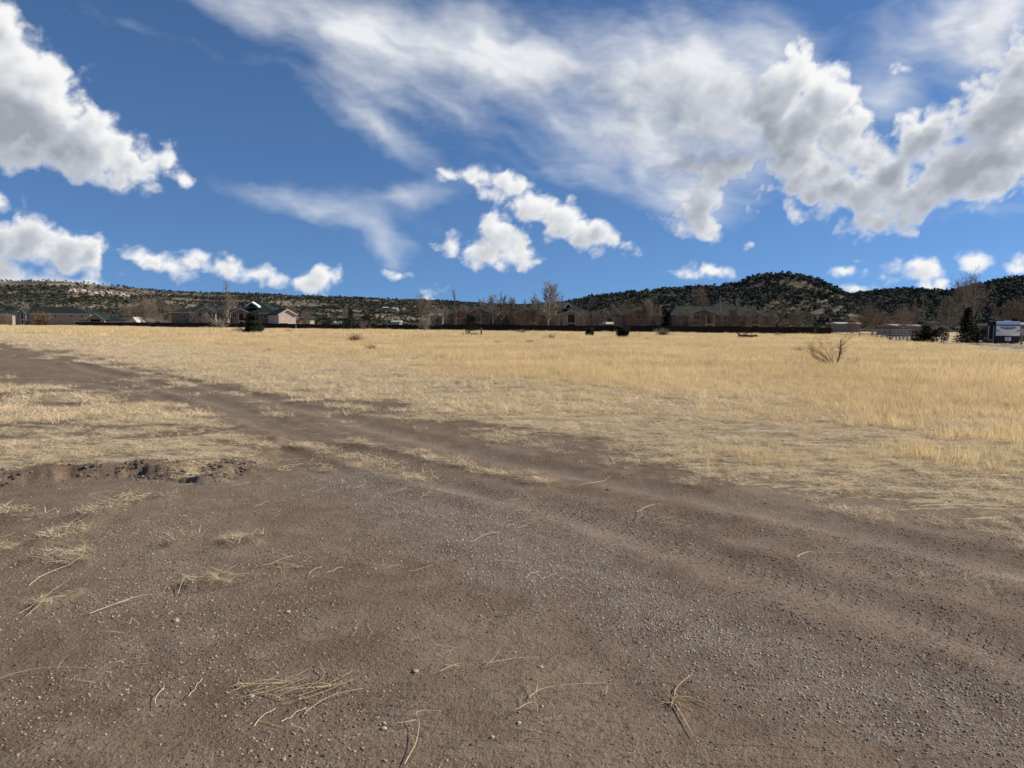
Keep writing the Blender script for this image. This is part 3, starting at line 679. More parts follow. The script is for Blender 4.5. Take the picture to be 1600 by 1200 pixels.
def loose():
    x, y = ring_pts(2.2, 10, 22); c, t, g, rd, sI, isl = masks(x, y)
    cl = fbm(x * 0.8 + 31, y * 0.8, 3); m = rng.random(len(x)) < np.clip((cl - 0.42) * 1.6, 0.02, 1) * (1 - c * .5); x, y = x[m], y[m]; n = len(x)
    scatter('loose_straw_bits', 'loose pale straw bits strewn over the bare dirt', np.stack([x, y, gz(x, y) + 0.003], 1), eul(n, 0.03), 0.3 + 0.6 * rng.random(n), rng.integers(0, 6, n), palef)
loose()
def weeds():
    ms = [blades_mesh('field_weed', 60, 0.14, 0.08, 0.34, 0.003, (0, 0), M[k], flat=.3, seed=140 + i) for i, k in enumerate(('brush', 'brush', 'sage'))]
    c = asset_collection('field_weed', ms); x, y = ring_pts(14, 130, 0.10); q = masks(x, y)[1]; cl = fbm(x * .12 + 70, y * .12, 3)
    m = rng.random(len(x)) < q * np.clip((cl - .38) * 3, 0.08, 1); x, y = x[m], y[m]; n = len(x)
    scatter('field_weeds', 'grey brown weeds mixed through the golden grass', np.stack([x, y, gz(x, y)], 1), eul(n, .15), 0.6 + 1.1 * rng.random(n) ** 2, rng.integers(0, 3, n), c)
weeds()
def long_straws():
    r = random.Random(8); ms = []
    for k in range(7):
        segs = []
        for j in range((1, 1, 2, 3, 5, 2, 7)[k]):
            a = r.random() * 6.28 if k < 6 else r.gauss(0, .5); p = Vector((r.gauss(0, .04), r.gauss(0, .04), .006)); L = r.uniform(.08, .30)
            for i in range(5):
                a += r.gauss(0, .28); q = p + Vector((math.cos(a) * L / 5, math.sin(a) * L / 5, 0)); q.z = .004 + .012 * r.random(); segs.append((p.copy(), q.copy())); p = q
        V = []; Fc = []
        for p, q in segs:
            d = (q - p).normalized(); e = d.orthogonal().normalized(); g = d.cross(e); n0 = len(V)
            for c in (p, q): V += [c + e * .0011, c - e * .0006 + g * .001, c - e * .0006 - g * .001]
            Fc += [(n0 + u, n0 + (u + 1) % 3, n0 + 3 + (u + 1) % 3, n0 + 3 + u) for u in range(3)]
        ms.append(mesh_from('long_straw', V, Fc, M['pale']))
    c = asset_collection('long_straw', ms); x, y = ring_pts(2.3, 13, 5.0); cv = masks(x, y)[0]; cl = fbm(x * .7 + 23, y * .7, 3)
    m = rng.random(len(x)) < np.clip((cl - .40) * 2.2 + .5 * cv, 0.05, 1); x, y = x[m], y[m]; n = len(x)
    rot = eul(n, .02); rot[:, 2] = rng.normal(0.35, .7, n)
    scatter('straw_stems', 'thin curved straw stems lying loose on the dirt', np.stack([x, y, gz(x, y) + .002], 1), rot, 0.5 + .8 * rng.random(n), rng.integers(0, 7, n), c)
long_straws()
# gravel, clods
def rock_mesh(name, mat, seed, sub=1, flat=0.6):
    import bmesh
    r = random.Random(seed); bm = bmesh.new(); bmesh.ops.create_icosphere(bm, subdivisions=sub, radius=0.5)
    ax = [Vector((r.gauss(0, 1), r.gauss(0, 1), r.gauss(0, 1))).normalized() for _ in range(7)]
    for v in bm.verts:
        for a in ax:
            d = v.co.dot(a)
            if d > 0.34: v.co -= a * (d - 0.34) * 0.9
        v.co *= 1 + r.uniform(-.08, .08); v.co.z *= flat; v.co.x *= 1.15
    me = bpy.data.meshes.new(name); bm.to_mesh(me); bm.free(); me.materials.append(mat); return me
peb = asset_collection('pebble', [rock_mesh('pebble', (M['stone'], M['stone'], M['greystone'], M['clod'], M['whitestone'])[i % 5], i) for i in range(10)])
# order: 0,1,5,6 brown  2,7 grey  3,8 clod  4,9 white
def gravel_zone(name, label, r0, r1, dens, smin, smax, gtest):
    x, y = ring_pts(r0, r1, dens); c, t, g, rd, sI, isl = masks(x, y)
    cl = fbm(x * 1.4 + 61, y * 1.4, 4); p = np.clip(0.25 + 2.2 * (cl - .45), 0.05, 1)
    p = np.maximum(p * (1 - 0.9 * c), g * 1.0) * (1 - 0.6 * sstep(0.3, 0.1, rd))
    m = rng.random(len(x)) < p; x, y, g = x[m], y[m], g[m]; n = len(x)
    k = rng.random(n); s = smin * (smax / smin) ** (k ** 2.6)
    q = rng.random(n); isg = rng.random(n) < 0.85 * g
    s = np.where(q > .965, s * .6, s); idx = np.where(isg, rng.choice([2, 7], n), np.where(q < 0.68, rng.choice([0, 1, 5, 6], n), np.where(q < 0.965, rng.choice([3, 8], n), rng.choice([4, 9], n))))
    z = gz(x, y) + s * 0.05
    return scatter(name, label, np.stack([x, y, z], 1), eul(n, 0.4), s, idx, peb)
gravel_zone('gravel', 'small brown and grey gravel scattered over the near dirt', 2.2, 6.5, 7500, 0.003, 0.018, 0)
def lip_clods():
    lip = ISL[(ISL[:, 1] < ground(0, 728)[1])]; n = 1300; k = rng.integers(0, len(lip) - 1, n); f = rng.random(n)[:, None]
    P = lip[k] * (1 - f) + lip[k + 1] * f; x = P[:, 0] + rng.normal(0, .10, n); y = P[:, 1] + rng.normal(-.05, .10, n)
    m = (x > -6.5) & (x < RLIP + .4) & (fbm(x * 3, y * 3, 2) > .49); x, y = x[m], y[m]; n = len(x); s = .010 + .048 * rng.random(n) ** 4
    scatter('soil_clods', 'crumbled brown clods along the edge of the dug bank', np.stack([x, y, gz(x, y) + s * .15], 1), eul(n, .5), s, rng.choice([3, 8], n), peb)
lip_clods()
gravel_zone('distant_gravel', 'scattered stones along the middle of the dirt track', 14, 28, 110, 0.010, 0.045, 0)
gravel_zone('far_gravel', 'sparser gravel along the dirt track farther out', 6.5, 14, 900, 0.005, 0.024, 0)

# ------------------------------------------------------------------ vegetation builders
def branch_segs(r, p, d, L, rad, depth, sp, out):
    """limbs as (p0, p1, r0, r1) segments"""
    n = sp['n'][min(depth, len(sp['n']) - 1)]; k = 3 if depth < 2 else 2
    pos = Vector(p); dr = Vector(d).normalized(); pts = []
    for i in range(k):
        wob = sp['wob'] * (0.6 + 0.3 * depth)
        dr = (dr + Vector((r.gauss(0, wob), r.gauss(0, wob), r.gauss(0, wob) + sp['up'] * 0.12))).normalized()
        q = pos + dr * (L / k); r0 = rad * (1 - 0.55 * i / k); r1 = rad * (1 - 0.55 * (i + 1) / k)
        out.append((pos.copy(), q.copy(), r0, r1, depth)); pts.append((pos.copy(), q.copy(), dr.copy(), r1)); pos = q
    if depth >= sp['depth']: return
    for i in range(n):
        t = sp['first'] + (1 - sp['first']) * ((i + r.random()) / n) if depth == 0 else 0.15 + 0.85 * (i + r.random()) / n
        s = pts[min(k - 1, int(t * k))]; f = t * k - int(t * k); q = s[0].lerp(s[1], min(1, f))
        ph = r.random() * 6.283; ax = s[2].orthogonal().normalized(); bx = s[2].cross(ax)
        side = ax * math.cos(ph) + bx * math.sin(ph); a = R(sp['ang'] + r.uniform(-12, 12))
        nd = s[2] * math.cos(a) + side * math.sin(a) + Vector((0, 0, sp['up'] * 0.25))
        LL = L * sp['len'] * r.uniform(0.65, 1.15) * ((1.15 - 0.65 * t) if depth == 0 else 1)
        branch_segs(r, q, nd, LL, max(sp['rmin'], s[3] * r.uniform(0.5, 0.72)), depth + 1, sp, out)
def segs_mesh(name, segs, mat, thin):
    V = []; Fc = []; rr = random.Random(3)
    for p, q, r0, r1, dp in segs:
        d = (q - p)
        if d.length < 1e-6: continue
        d.normalize(); a = d.orthogonal().normalized(); b = d.cross(a)
        n = 3 if max(r0, r1) < thin else 5
        if max(r0, r1) < thin * 0.5 or (thin < .005 and dp >= 2):
            ph = rr.random() * 3.14; e = a * math.cos(ph) + b * math.sin(ph); k = len(V)
            V += [p - e * r0, p + e * r0, q + e * r1 * .6, q - e * r1 * .6]; Fc.append((k, k + 1, k + 2, k + 3)); continue
        k = len(V)
        for c, r_ in ((p, r0), (q, r1)):
            for i in range(n):
                t = 6.2832 * i / n; V.append(c + a * (r_ * math.cos(t)) + b * (r_ * math.sin(t)))
        Fc += [(k + i, k + (i + 1) % n, k + n + (i + 1) % n, k + n + i) for i in range(n)]
    return mesh_from(name, V, Fc, mat)
TREEM = {}
def bare_meshes(kind, seed, tint):
    key = (kind, seed, tint)
    if key in TREEM: return TREEM[key]
    r = random.Random(seed * 31 + len(kind))
    sp = dict(round=dict(n=[10, 6, 6, 6, 3], depth=4, first=0.22, ang=44, up=0.5, len=0.56, wob=0.10, rmin=0.013),
              tall=dict(n=[20, 9, 9, 5], depth=3, first=0.20, ang=42, up=0.6, len=0.50, wob=0.07, rmin=0.013),
              poplar=dict(n=[30, 7, 6, 3], depth=3, first=0.12, ang=17, up=1.1, len=0.27, wob=0.04, rmin=0.012),
              spread=dict(n=[9, 6, 6, 5, 3], depth=4, first=0.10, ang=52, up=0.35, len=0.62, wob=0.12, rmin=0.013))[kind]
    out = []; h = 0.80 if kind != 'spread' else 0.58
    nst = 1 if kind in ('tall', 'poplar') else 2
    if kind == 'spread': nst = 3
    for s in range(nst):
        d = (r.gauss(0, .07), r.gauss(0, .07), 1) if nst == 1 else (r.gauss(0, .28), r.gauss(0, .28), 1)
        branch_segs(r, (0, 0, -0.02), d, h, 0.010, 0, dict(sp, rmin=0.0045 if kind == 'tall' else 0.0026 if kind == 'poplar' else 0.0016), out)
    top = float(np.percentile([s[1].z for s in out], 99.3)); wd = np.percentile([math.hypot(s[1].x, s[1].y) for s in out], 97)
    f = 1 / top
    out = [(p * f, q * f, a * f, b * f, dp) for p, q, a, b, dp in out]
    tm = {'brown': (M['bark'], M['twig']), 'red': (M['bark'], M['twigred']), 'pale': (M['barkpale'], M['twigpale'])}[tint]
    t = segs_mesh('trunk', [s for s in out if s[4] <= 1], tm[0], 0.006); c = segs_mesh('twigs', [s for s in out if s[4] > 1], tm[1], 0.0045)
    TREEM[key] = (t, c, wd * f); return TREEM[key]
def ptree(px, top, base, halfw, Y, kind, seed, tint, label, group='bare trees around the buildings', name='bare_tree'):
    """a leafless tree standing at depth Y"""
    x, _, z1 = at(px, top, Y); z0 = float(gz(np.array([x]), np.array([Y]))[0]) if Y < 400 else 0
    H = z1 - z0; t, c, w = bare_meshes(kind, seed, tint); W = halfw * Y / F; sx = W / max(w, 0.05)
    sx = max(0.55 * H, min(sx, 2.2 * H)) if kind != 'poplar' else max(0.35 * H, min(sx, 1.6 * H))
    e = empty(name, (x, Y, z0), seed * 1.3 + px); tag(e, label, 'tree', group)
    link('trunk', t, e, scale=(sx, sx, H)); link('crown', c, e, scale=(sx, sx, H)); return e
def leaf_cloud(name, clumps, n, size, mat, r, up=0.2, needle=False):
    V = []; Fc = []
    for i in range(n):
        c, rad = clumps[r.randrange(len(clumps))]
        v = Vector((r.gauss(0, 1), r.gauss(0, 1), r.gauss(0, 1))).normalized() * (r.random() ** 0.4)
        p = Vector(c) + Vector((v.x * rad[0], v.y * rad[1], v.z * rad[2]))
        a = Vector((r.gauss(0, 1), r.gauss(0, 1), r.gauss(0, 1) + up)).normalized(); b = a.orthogonal().normalized()
        s = size * r.uniform(.6, 1.4); k = len(V)
        V += [p - b * s * .5, p + b * s * .5, p + a * s]; Fc.append((k, k + 1, k + 2))
    return mesh_from(name, V, np.array(Fc), mat)
def juniper_crown(name, n, size, mat, seed, w=0.5, nc=16, low=0.1, cone=0.0):
    """unit height crown made of leaf clumps"""
    r = random.Random(seed); cl = []
    for i in range(nc):
        z = low + (0.95 - low) * r.random() ** 0.9; k = (1 - cone) * math.sqrt(max(0.05, 1 - ((z - 0.42) / 0.62) ** 2)) + cone * (1 - z)
        a = r.random() * 6.283; q = w * k * r.uniform(0.35, 0.85)
        rad = 0.20 * (0.6 + 0.6 * r.random()) * (0.6 + 0.6 * k); cl.append(((q * math.cos(a), q * math.sin(a), z), (rad * 1.1, rad * 1.1, rad * 0.75)))
    cl.append(((0, 0, 0.5), (w * 0.6, w * 0.6, 0.35)))
    return leaf_cloud(name, cl, n, size, mat, r)
def conifer_crown(name, n, mat, seed, w=0.30):
    r = random.Random(seed); V = []; Fc = []
    lay = 15
    for L in range(lay):
        z0 = 0.06 + 0.92 * L / lay; rad = w * (1 - L / lay) ** 0.85 + 0.02
        for b in range(9):
            a = 6.283 * (b + r.random()) / 9; rr = rad * r.uniform(0.7, 1.15)
            for i in range(n // (lay * 9)):
                t = r.random() ** 0.7; p = Vector((math.cos(a) * rr * t, math.sin(a) * rr * t, z0 + 0.03 * (1 - t) - 0.05 * t * rr / w + r.gauss(0, .010)))
                p += Vector((r.gauss(0, .025 * w / .3), r.gauss(0, .025 * w / .3), 0)); s = 0.035 * r.uniform(.6, 1.3)
                d = Vector((math.cos(a) + r.gauss(0, .5), math.sin(a) + r.gauss(0, .5), r.gauss(0, .4) - .1)).normalized(); q = d.orthogonal().normalized()
                k = len(V); V += [p - q * s * .45, p + q * s * .45, p + d * s]; Fc.append((k, k + 1, k + 2))
    return mesh_from(name, V, np.array(Fc), mat)
def gzs(x, y): return float(gz(np.array([x]), np.array([y]))[0])
def evergreen(px, top, base, halfw, Y, kind, seed, label, mat='juniper', group='evergreens by the buildings', n=1500, name='juniper_tree', cat='tree'):
    x, _, z1 = at(px, top, Y); z0 = gzs(x, Y); H = z1 - z0; W = halfw * Y / F
    e = empty(name, (x, Y, z0), seed); tag(e, label, cat, group)
    if kind == 'cone': c = conifer_crown('crown', n, M[mat], seed, 0.30); w = 0.30
    else: c = juniper_crown('crown', n, 0.05, M[mat], seed, 0.5, 18, 0.12); w = 0.52
    link('crown', c, e, scale=(W / w, W / w, H))
    tr = MB(); tr.path([(0, 0, -.05), (0.02 * H, 0, .25 * H), (0, 0.02 * H, .6 * H)], 0.035 * H, 0.012 * H, 6); tr.build('trunk', M['bark'], e)
    return e
def shrub_mesh(name, n, mat, seed, w=0.6, h=1.0, rad=0.006, lean=0.0, curl=0.25):
    r = random.Random(seed); segs = []
    for i in range(n):
        a = r.random() * 6.283; t = r.random(); d = Vector((math.cos(a) * t * w * 1.3 + lean, math.sin(a) * t * w * 1.3, 0.35 + h * (1 - 0.6 * t))).normalized()
        p = Vector((r.gauss(0, .04), r.gauss(0, .04), 0)); L = r.uniform(0.5, 1.0) / 4
        for k in range(4):
            d = (d + Vector((r.gauss(0, curl), r.gauss(0, curl), r.gauss(0, curl)))).normalized(); q = p + d * L
            segs.append((p.copy(), q.copy(), rad * (1 - .2 * k), rad * (.8 - .2 * k), k))
            if k and r.random() < .8:
                d2 = (d + Vector((r.gauss(0, .6), r.gauss(0, .6), r.gauss(0, .4)))).normalized(); segs.append((p.copy(), p + d2 * L * .8, rad * .5, rad * .3, k))
            p = q
    return segs_mesh(name, segs, mat, rad * 1.5)
def shrub(px, top, base, halfw, mat, seed, label, name='dry_shrub', group=None, n=70, rad=0.008, lean=0, Y=None, cat='shrub', curl=.25):
    x, y = ground(px, base) if Y is None else (at(px, base, Y)[0], Y)
    z0 = gzs(x, y); H = max(0.2, at(px, top, y)[2] - z0); W = halfw * y / F
    me = shrub_mesh(name, n, M[mat], seed, 0.6, 1.0, rad, lean, curl)
    co = np.array([v.co for v in me.vertices]); hw = np.percentile(np.hypot(co[:, 0], co[:, 1]), 95); hh = np.percentile(co[:, 2], 98)
    me.transform(Matrix.Diagonal((W / hw, W / hw, H / hh, 1)))
    o = link(name, me, None, (x, y, z0), (0, 0, seed)); tag(o, label, cat, group); return o

# ------------------------------------------------------------------ apartment buildings
def X(px, Y, py=500): return at(px, py, Y)[0]
def Z(px, py, Y): return at(px, py, Y)[2]
def window(parent, x0, x1, z0, z1, y, frame='trim'):
    """window in a wall whose face is at y, facing the field"""
    f = MB(); t = 0.13
    f.box(x0, x1, y - .07, y + .02, z0, z0 + t); f.box(x0, x1, y - .07, y + .02, z1 - t, z1)
    f.box(x0, x0 + t, y - .07, y + .02, z0 + t, z1 - t); f.box(x1 - t, x1, y - .07, y + .02, z0 + t, z1 - t)
    xm = (x0 + x1) / 2; f.box(xm - .04, xm + .04, y - .05, y + .02, z0 + t, z1 - t)
    w = f.build('window', M[frame], parent); MB().box(x0 + t, x1 - t, y - .035, y + .01, z0 + t, z1 - t).build('pane', M['glass'], w)
def roof_gable_x(x0, x1, y0, y1, ze, zr, hipl=0.0, hipr=0.0, ov=0.5):
    """roof whose ridge runs along x, with thickness; hip lengths at either end"""
    ym = (y0 + y1) / 2; a, b, c, d = x0 - ov, x1 + ov, y0 - ov, y1 + ov; m = MB()
    V = [(a, c, ze), (b, c, ze), (b, d, ze), (a, d, ze), (a + hipl, ym, zr), (b - hipr, ym, zr)]
    V2 = [(p[0], p[1], p[2] - .18) for p in V[:4]]
    m.add(V + V2, [(0, 1, 5, 4), (2, 3, 4, 5), (1, 2, 5), (3, 0, 4), (6, 7, 1, 0), (7, 8, 2, 1), (8, 9, 3, 2), (9, 6, 0, 3), (9, 8, 7, 6)])
    return m
def gable_bay(b, x0, x1, y, depth, ze, zp, wall, opening=None, wins=(), roofdeep=5.0, trim='trim', slab=True, z0=0.0, vent=True):
    """projecting bay with its gable towards the field: real opening with balcony, rake trim and roof"""
    yf = y - depth; xm = (x0 + x1) / 2; m = MB()
    if opening:
        ox0, ox1, oz = opening
        m.box(x0, ox0, yf, y, z0, ze); m.box(ox1, x1, yf, y, z0, ze)
        m.prism([(x0, ze), (x1, ze), (xm, zp)], yf, yf + .25); m.box(ox0, ox1, yf, yf + .25, oz, ze)
        m.build('bay_wall', M[wall], b)
        if slab:
            zs = z0 + (ze - z0) * .5
            MB().box(ox0, ox1, yf + .02, y, zs - .2, zs + .1).build('balcony_floor', M['trim'], b)
            rl = MB(); rl.box(ox0, ox1, yf + .04, yf + .12, zs + 1.0, zs + 1.08)
            k = ox0 + .15
            while k < ox1: rl.box(k, k + .05, yf + .05, yf + .10, zs + .1, zs + 1.0); k += .3
            rl.build('balcony_railing', M['rust'], b)
        for q in (ox0, ox1): MB().box(q - .12, q + .12, yf - .06, yf + .0, z0, ze).build('pillar', M['trim'], b)
    else:
        m.box(x0, x1, yf, y, z0, ze); m.prism([(x0, ze), (x1, ze), (xm, zp)], yf, yf + .25); m.build('bay_wall', M[wall], b)
    for (a, c, lo, hi) in wins: window(b, a, c, lo, hi, yf)
    ov = .45; sl = (zp - ze) / (xm - x0); r = MB(); xe0, xe1, zo = x0 - ov, x1 + ov, ze - ov * sl
    th = .16
    r.prism([(xe0, zo), (xm, zp + .02), (xm, zp + th + .04), (xe0, zo + th)], yf - .4, y + roofdeep)
    r.prism([(xm, zp + .02), (xe1, zo), (xe1, zo + th), (xm, zp + th + .04)], yf - .4, y + roofdeep)
    r.build('bay_roof', M['roof'], b)
    t = MB(); t.prism([(xe0, zo - .12), (xm, zp - .12), (xm, zp + .2), (xe0, zo + .2)], yf - .47, yf - .41)
    t.prism([(xm, zp - .12), (xe1, zo - .12), (xe1, zo + .2), (xm, zp + .2)], yf - .47, yf - .41); t.build('rake_trim', M[trim], b)
def apartment(label, Y, px0, px1, pye, pyr, deep, wall, endwall, group='apartment buildings beyond the dark fence', hipl=0., hipr=0., bays=(), wins=(), name='apartment_building', endwins=()):
    xm = (px0 + px1) / 2
    x0, x1 = X(px0, Y), X(px1, Y); ze = Z(xm, pye, Y); zr = Z(xm, pyr, Y + deep / 2)
    b = empty(name, (0, 0, 0)); tag(b, label, 'building', group)
    MB().box(x0, x1, Y, Y + deep, 0, ze - .19).build('wall', M[wall], b)
    rf = roof_gable_x(x0, x1, Y, Y + deep, ze, zr, hipl, hipr).build('roof', M['roof'], b)
    MB().box(x0 - .52, x1 + .52, Y - .56, Y - .51, ze - .22, ze + .06).build('fascia', M['trim'], b)
    # end wall mostly paler than the front: sunlight put into its siding colour
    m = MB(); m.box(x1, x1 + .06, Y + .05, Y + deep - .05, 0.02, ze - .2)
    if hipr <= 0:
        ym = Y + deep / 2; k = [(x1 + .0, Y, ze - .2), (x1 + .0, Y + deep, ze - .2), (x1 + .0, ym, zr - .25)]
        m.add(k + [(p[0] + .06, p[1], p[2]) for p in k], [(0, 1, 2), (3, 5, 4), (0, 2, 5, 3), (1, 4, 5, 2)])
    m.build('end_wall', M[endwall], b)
    for (a, c, lo, hi) in endwins:
        MB().box(x1 + .06, x1 + .11, Y + a, Y + c, lo, hi).build('end_window', M['glass'], b)
    for (pa, pb, pt, pb_) in wins: window(b, X(pa, Y), X(pb, Y), Z(pa, pb_, Y), Z(pa, pt, Y), Y)
    for d in bays:
        pa, pb = d['px']; a, c = X(pa, Y), X(pb, Y); pm = (pa + pb) / 2
        op = None
        if 'open' in d: op = (X(d['open'][0], Y), X(d['open'][1], Y), Z(pm, d['open'][2], Y))
        gable_bay(b, a, c, Y, 1.6, ze if 'e' not in d else Z(pm, d['e'], Y), Z(pm, d['peak'], Y), d.get('wall', wall), op,
                  [(X(w[0], Y), X(w[1], Y), Z(pm, w[3], Y), Z(pm, w[2], Y)) for w in d.get('wins', ())], d.get('deep', 5.0))
    return b
def dormer(b, px, half, pyb, pyt, Y, mat='white'):
    """small louvre dormer with pale trim"""
    x = X(px, Y); w = half * Y / F; z0, z1 = Z(px, pyb, Y), Z(px, pyt, Y); d = MB()
    d.prism([(x - w * .8, z0), (x + w * .8, z0), (x, z1 - .25)], Y, Y + 3.0); o = d.build('dormer', M['roof'], b)
    t = MB(); t.prism([(x - w, z0 - .1), (x, z1 - .35), (x, z1), (x - w, z0 + .3)], Y - .35, Y + 2.2); t.prism([(x, z1 - .35), (x + w, z0 - .1), (x + w, z0 + .3), (x, z1)], Y - .35, Y + 2.2)
    t.build('dormer_trim', M[mat], o)
def uw(*ps, t=491, b=498.5): return [(p, p + 6.5, t, b) for p in ps]
Y = 330
a = apartment('leftmost long two storey apartment with a green hip roof behind a brown shrub', Y, 24, 141, 490, 479.5, 14, 'wall', 'wall', hipl=5, hipr=12,
              wins=[(27, 30, 493, 498), (96, 99, 493, 498)] + [(p, p + 4.5, 492, 496.5) for p in (50, 84, 110, 126)],
              bays=[dict(px=(33, 44), peak=482.5, wall='wallgrey', open=(36.5, 41, 490.5))])
apartment('partly hidden tan apartment at the far left edge of the field', 345, -60, 19, 491, 484.5, 14, 'wall', 'wall', hipl=6, hipr=6, wins=[(p, p + 4, 494, 498) for p in (2, 9, -10)])
Y = 300
b = apartment('low single storey clubhouse with a green roof and a central porch gable', Y, 118, 198, 502.5, 494, 13, 'wall', 'wall', hipl=9, hipr=9,
              bays=[dict(px=(139, 166), peak=490.5, wall='wallred', open=(144, 161, 499), e=499.0, deep=6)], name='clubhouse', group=None, wins=[(122, 127, 503.5, 507), (129, 134, 503.5, 507)])
Y = 290
e = empty('garden_shed', (0, 0, 0)); tag(e, 'small white gabled shed catching the sun right of the low clubhouse', 'shed')
x0, x1 = X(199, Y), X(213, Y); zp = Z(208, 496, Y); xm = X(208, Y); ze = 1.9
m = MB(); m.box(x0, x1, Y, Y + 6, 0, ze); m.prism([(x0, ze), (x1, ze), (xm, zp)], Y, Y + 6); m.build('wall', M['wallpale_sunlit'], e)
m = MB(); m.prism([(x0 - .4, ze - .2), (xm, zp), (xm, zp + .2), (x0 - .4, ze)], Y - .4, Y + 6.4); m.prism([(xm, zp), (x1 + .4, ze - .2), (x1 + .4, ze), (xm, zp + .2)], Y - .4, Y + 6.4); m.build('roof', M['trim'], e)
MB().box(x0 + .5, x0 + 1.4, Y - .05, Y, 0, 2.0 if ze > 2 else 1.6).build('door', M['wallred'], e)
Y = 232
b = apartment('brown two storey apartment behind the big juniper left of the poplar', Y, 268, 352, 488, 477, 13, 'wallred', 'wall', hipl=7, hipr=4,
              bays=[dict(px=(310, 340), peak=479.5, open=(328, 336, 488), wins=uw(314, t=488, b=495.5) + uw(314, t=502, b=508), wall='wall')],
              wins=uw(284, 299, t=491, b=498) + uw(284, 299, t=504, b=509))
Y = 225
b = apartment('two storey apartment with a white louvre dormer behind the big juniper', Y, 352, 432, 489, 471.5, 14, 'wallred', 'wallpale_sunlit', hipl=8, hipr=8,
              bays=[dict(px=(366, 393), peak=482.5, open=(376, 385, 489), wins=uw(366.5, t=490, b=497))], wins=uw(345 + 10, 400, 412, t=491, b=498))
dormer(b, 394, 10, 479.5, 471.5, Y)
Y = 218
e = empty('end_wing', (X(449, Y), Y, 0), R(38)); tag(e, 'sunlit pale pink gabled wing with a tree shadow right of the big juniper', 'building', None)
w = 27 * Y / F; ze, zp = Z(449, 491.5, Y), Z(449, 484, Y)
m = MB(); m.box(-w / 2, w / 2, 0, 9, 0, ze); m.prism([(-w / 2, ze), (w / 2, ze), (0, zp)], 0, 9); m.build('wall', M['wallpale_sunlit'], e)
m = MB(); sl = (zp - ze) / (w / 2)
m.prism([(-w / 2 - .4, ze - .4 * sl), (0, zp), (0, zp + .22), (-w / 2 - .4, ze + .22 - .4 * sl)], -.4, 9.4); m.prism([(0, zp), (w / 2 + .4, ze - .4 * sl), (w / 2 + .4, ze + .22 - .4 * sl), (0, zp + .22)], -.4, 9.4); m.build('roof', M['roof'], e)
m = MB(); m.prism([(-w / 2 - .4, ze - .4 * sl - .1), (0, zp - .1), (0, zp + .26), (-w / 2 - .4, ze + .26 - .4 * sl)], -.47, -.41); m.prism([(0, zp - .1), (w / 2 + .4, ze - .4 * sl - .1), (w / 2 + .4, ze + .26 - .4 * sl), (0, zp + .26)], -.47, -.41); m.build('rake_trim', M['trim'], e)
MB().box(-.2, .2, -.06, 0, ze * .85, ze * .85 + .5).build('vent', M['trim'], e)
Y = 205
b = apartment('long brown two storey apartment left of the tall pale cottonwood', Y, 693, 806, 489, 477, 14, 'wallred', 'wallpale_sunlit', hipl=5, hipr=10,
              bays=[dict(px=(709, 729), peak=484.5, wins=uw(714, t=491, b=498) + uw(714, t=504, b=509)), dict(px=(733, 765), peak=480.5, open=(742, 751, 489), wins=uw(754, t=491, b=498.5) + uw(754, t=504, b=509))],
              wins=uw(697, 770, 782, 792) + uw(697, 770, 782, t=504, b=509))
Y = 200
b = apartment('two storey apartment with a small white dormer right of the tall pale cottonwood', Y, 800, 925, 490.5, 472.5, 15, 'wallred', 'wallpale_sunlit', hipl=8, hipr=6,
              bays=[dict(px=(803, 842), peak=483, open=(830, 837, 490.5), wins=uw(808, t=492, b=500) + uw(808, t=505, b=510)), dict(px=(879, 904), peak=485.5, wall='wall', open=(886, 898, 491.5))],
              wins=uw(847, 868, 909, t=493, b=500) + uw(847, 868, 909, t=506, b=510), endwins=[(3, 4.2, 3.4, 4.5), (8, 9.2, 3.4, 4.5)])
dormer(b, 887.5, 5.5, 481, 472.5, Y)
Y = 196
apartment('small tan wing with a sunlit side wall between the two middle apartments', Y, 928, 936, 493, 488, 10, 'wallred', 'wallpale_sunlit', wins=[], name='end_wing', group=None)
Y = 180
b = apartment('brown two storey apartment with a wide gable left of the round dark stairwell gap', Y, 971, 1032, 491, 480, 14, 'wallred', 'wallpale_sunlit', hipl=5, hipr=3,
              bays=[dict(px=(977, 1010), peak=482.5, wins=uw(993, 1001, t=492, b=500) + uw(993, 1001, t=507, b=512))], wins=uw(1014, 1023, t=493, b=500) + uw(1014, t=507, b=512))
Y = 178
b = apartment('longest two storey apartment under a tall green roof below the cone hill', Y, 1050, 1211, 491.5, 479, 14, 'wallred', 'wallpale_sunlit', hipl=3, hipr=7,
              bays=[dict(px=(1073, 1118), peak=483, open=(1101, 1113, 491.5), wins=uw(1079, 1085, t=491.5, b=500.5) + uw(1079, 1085, t=508, b=512)),
                    dict(px=(1164, 1187), peak=485.5, open=(1171, 1183, 491.5), wall='wall')],
              wins=uw(1058, 1065, 1123, 1130, 1146, 1152, 1193, 1200, t=493, b=501) + uw(1058, 1123, 1146, 1193, 1200, t=509, b=513))
xa, xb = X(1106, Y + 3), X(1164, Y + 3)
roof_gable_x(xa, xb, Y + 3, Y + 15, Z(1130, 487, Y + 3), Z(1130, 471.5, Y + 9), 5, 5).build('upper_roof', M['roof'], b)
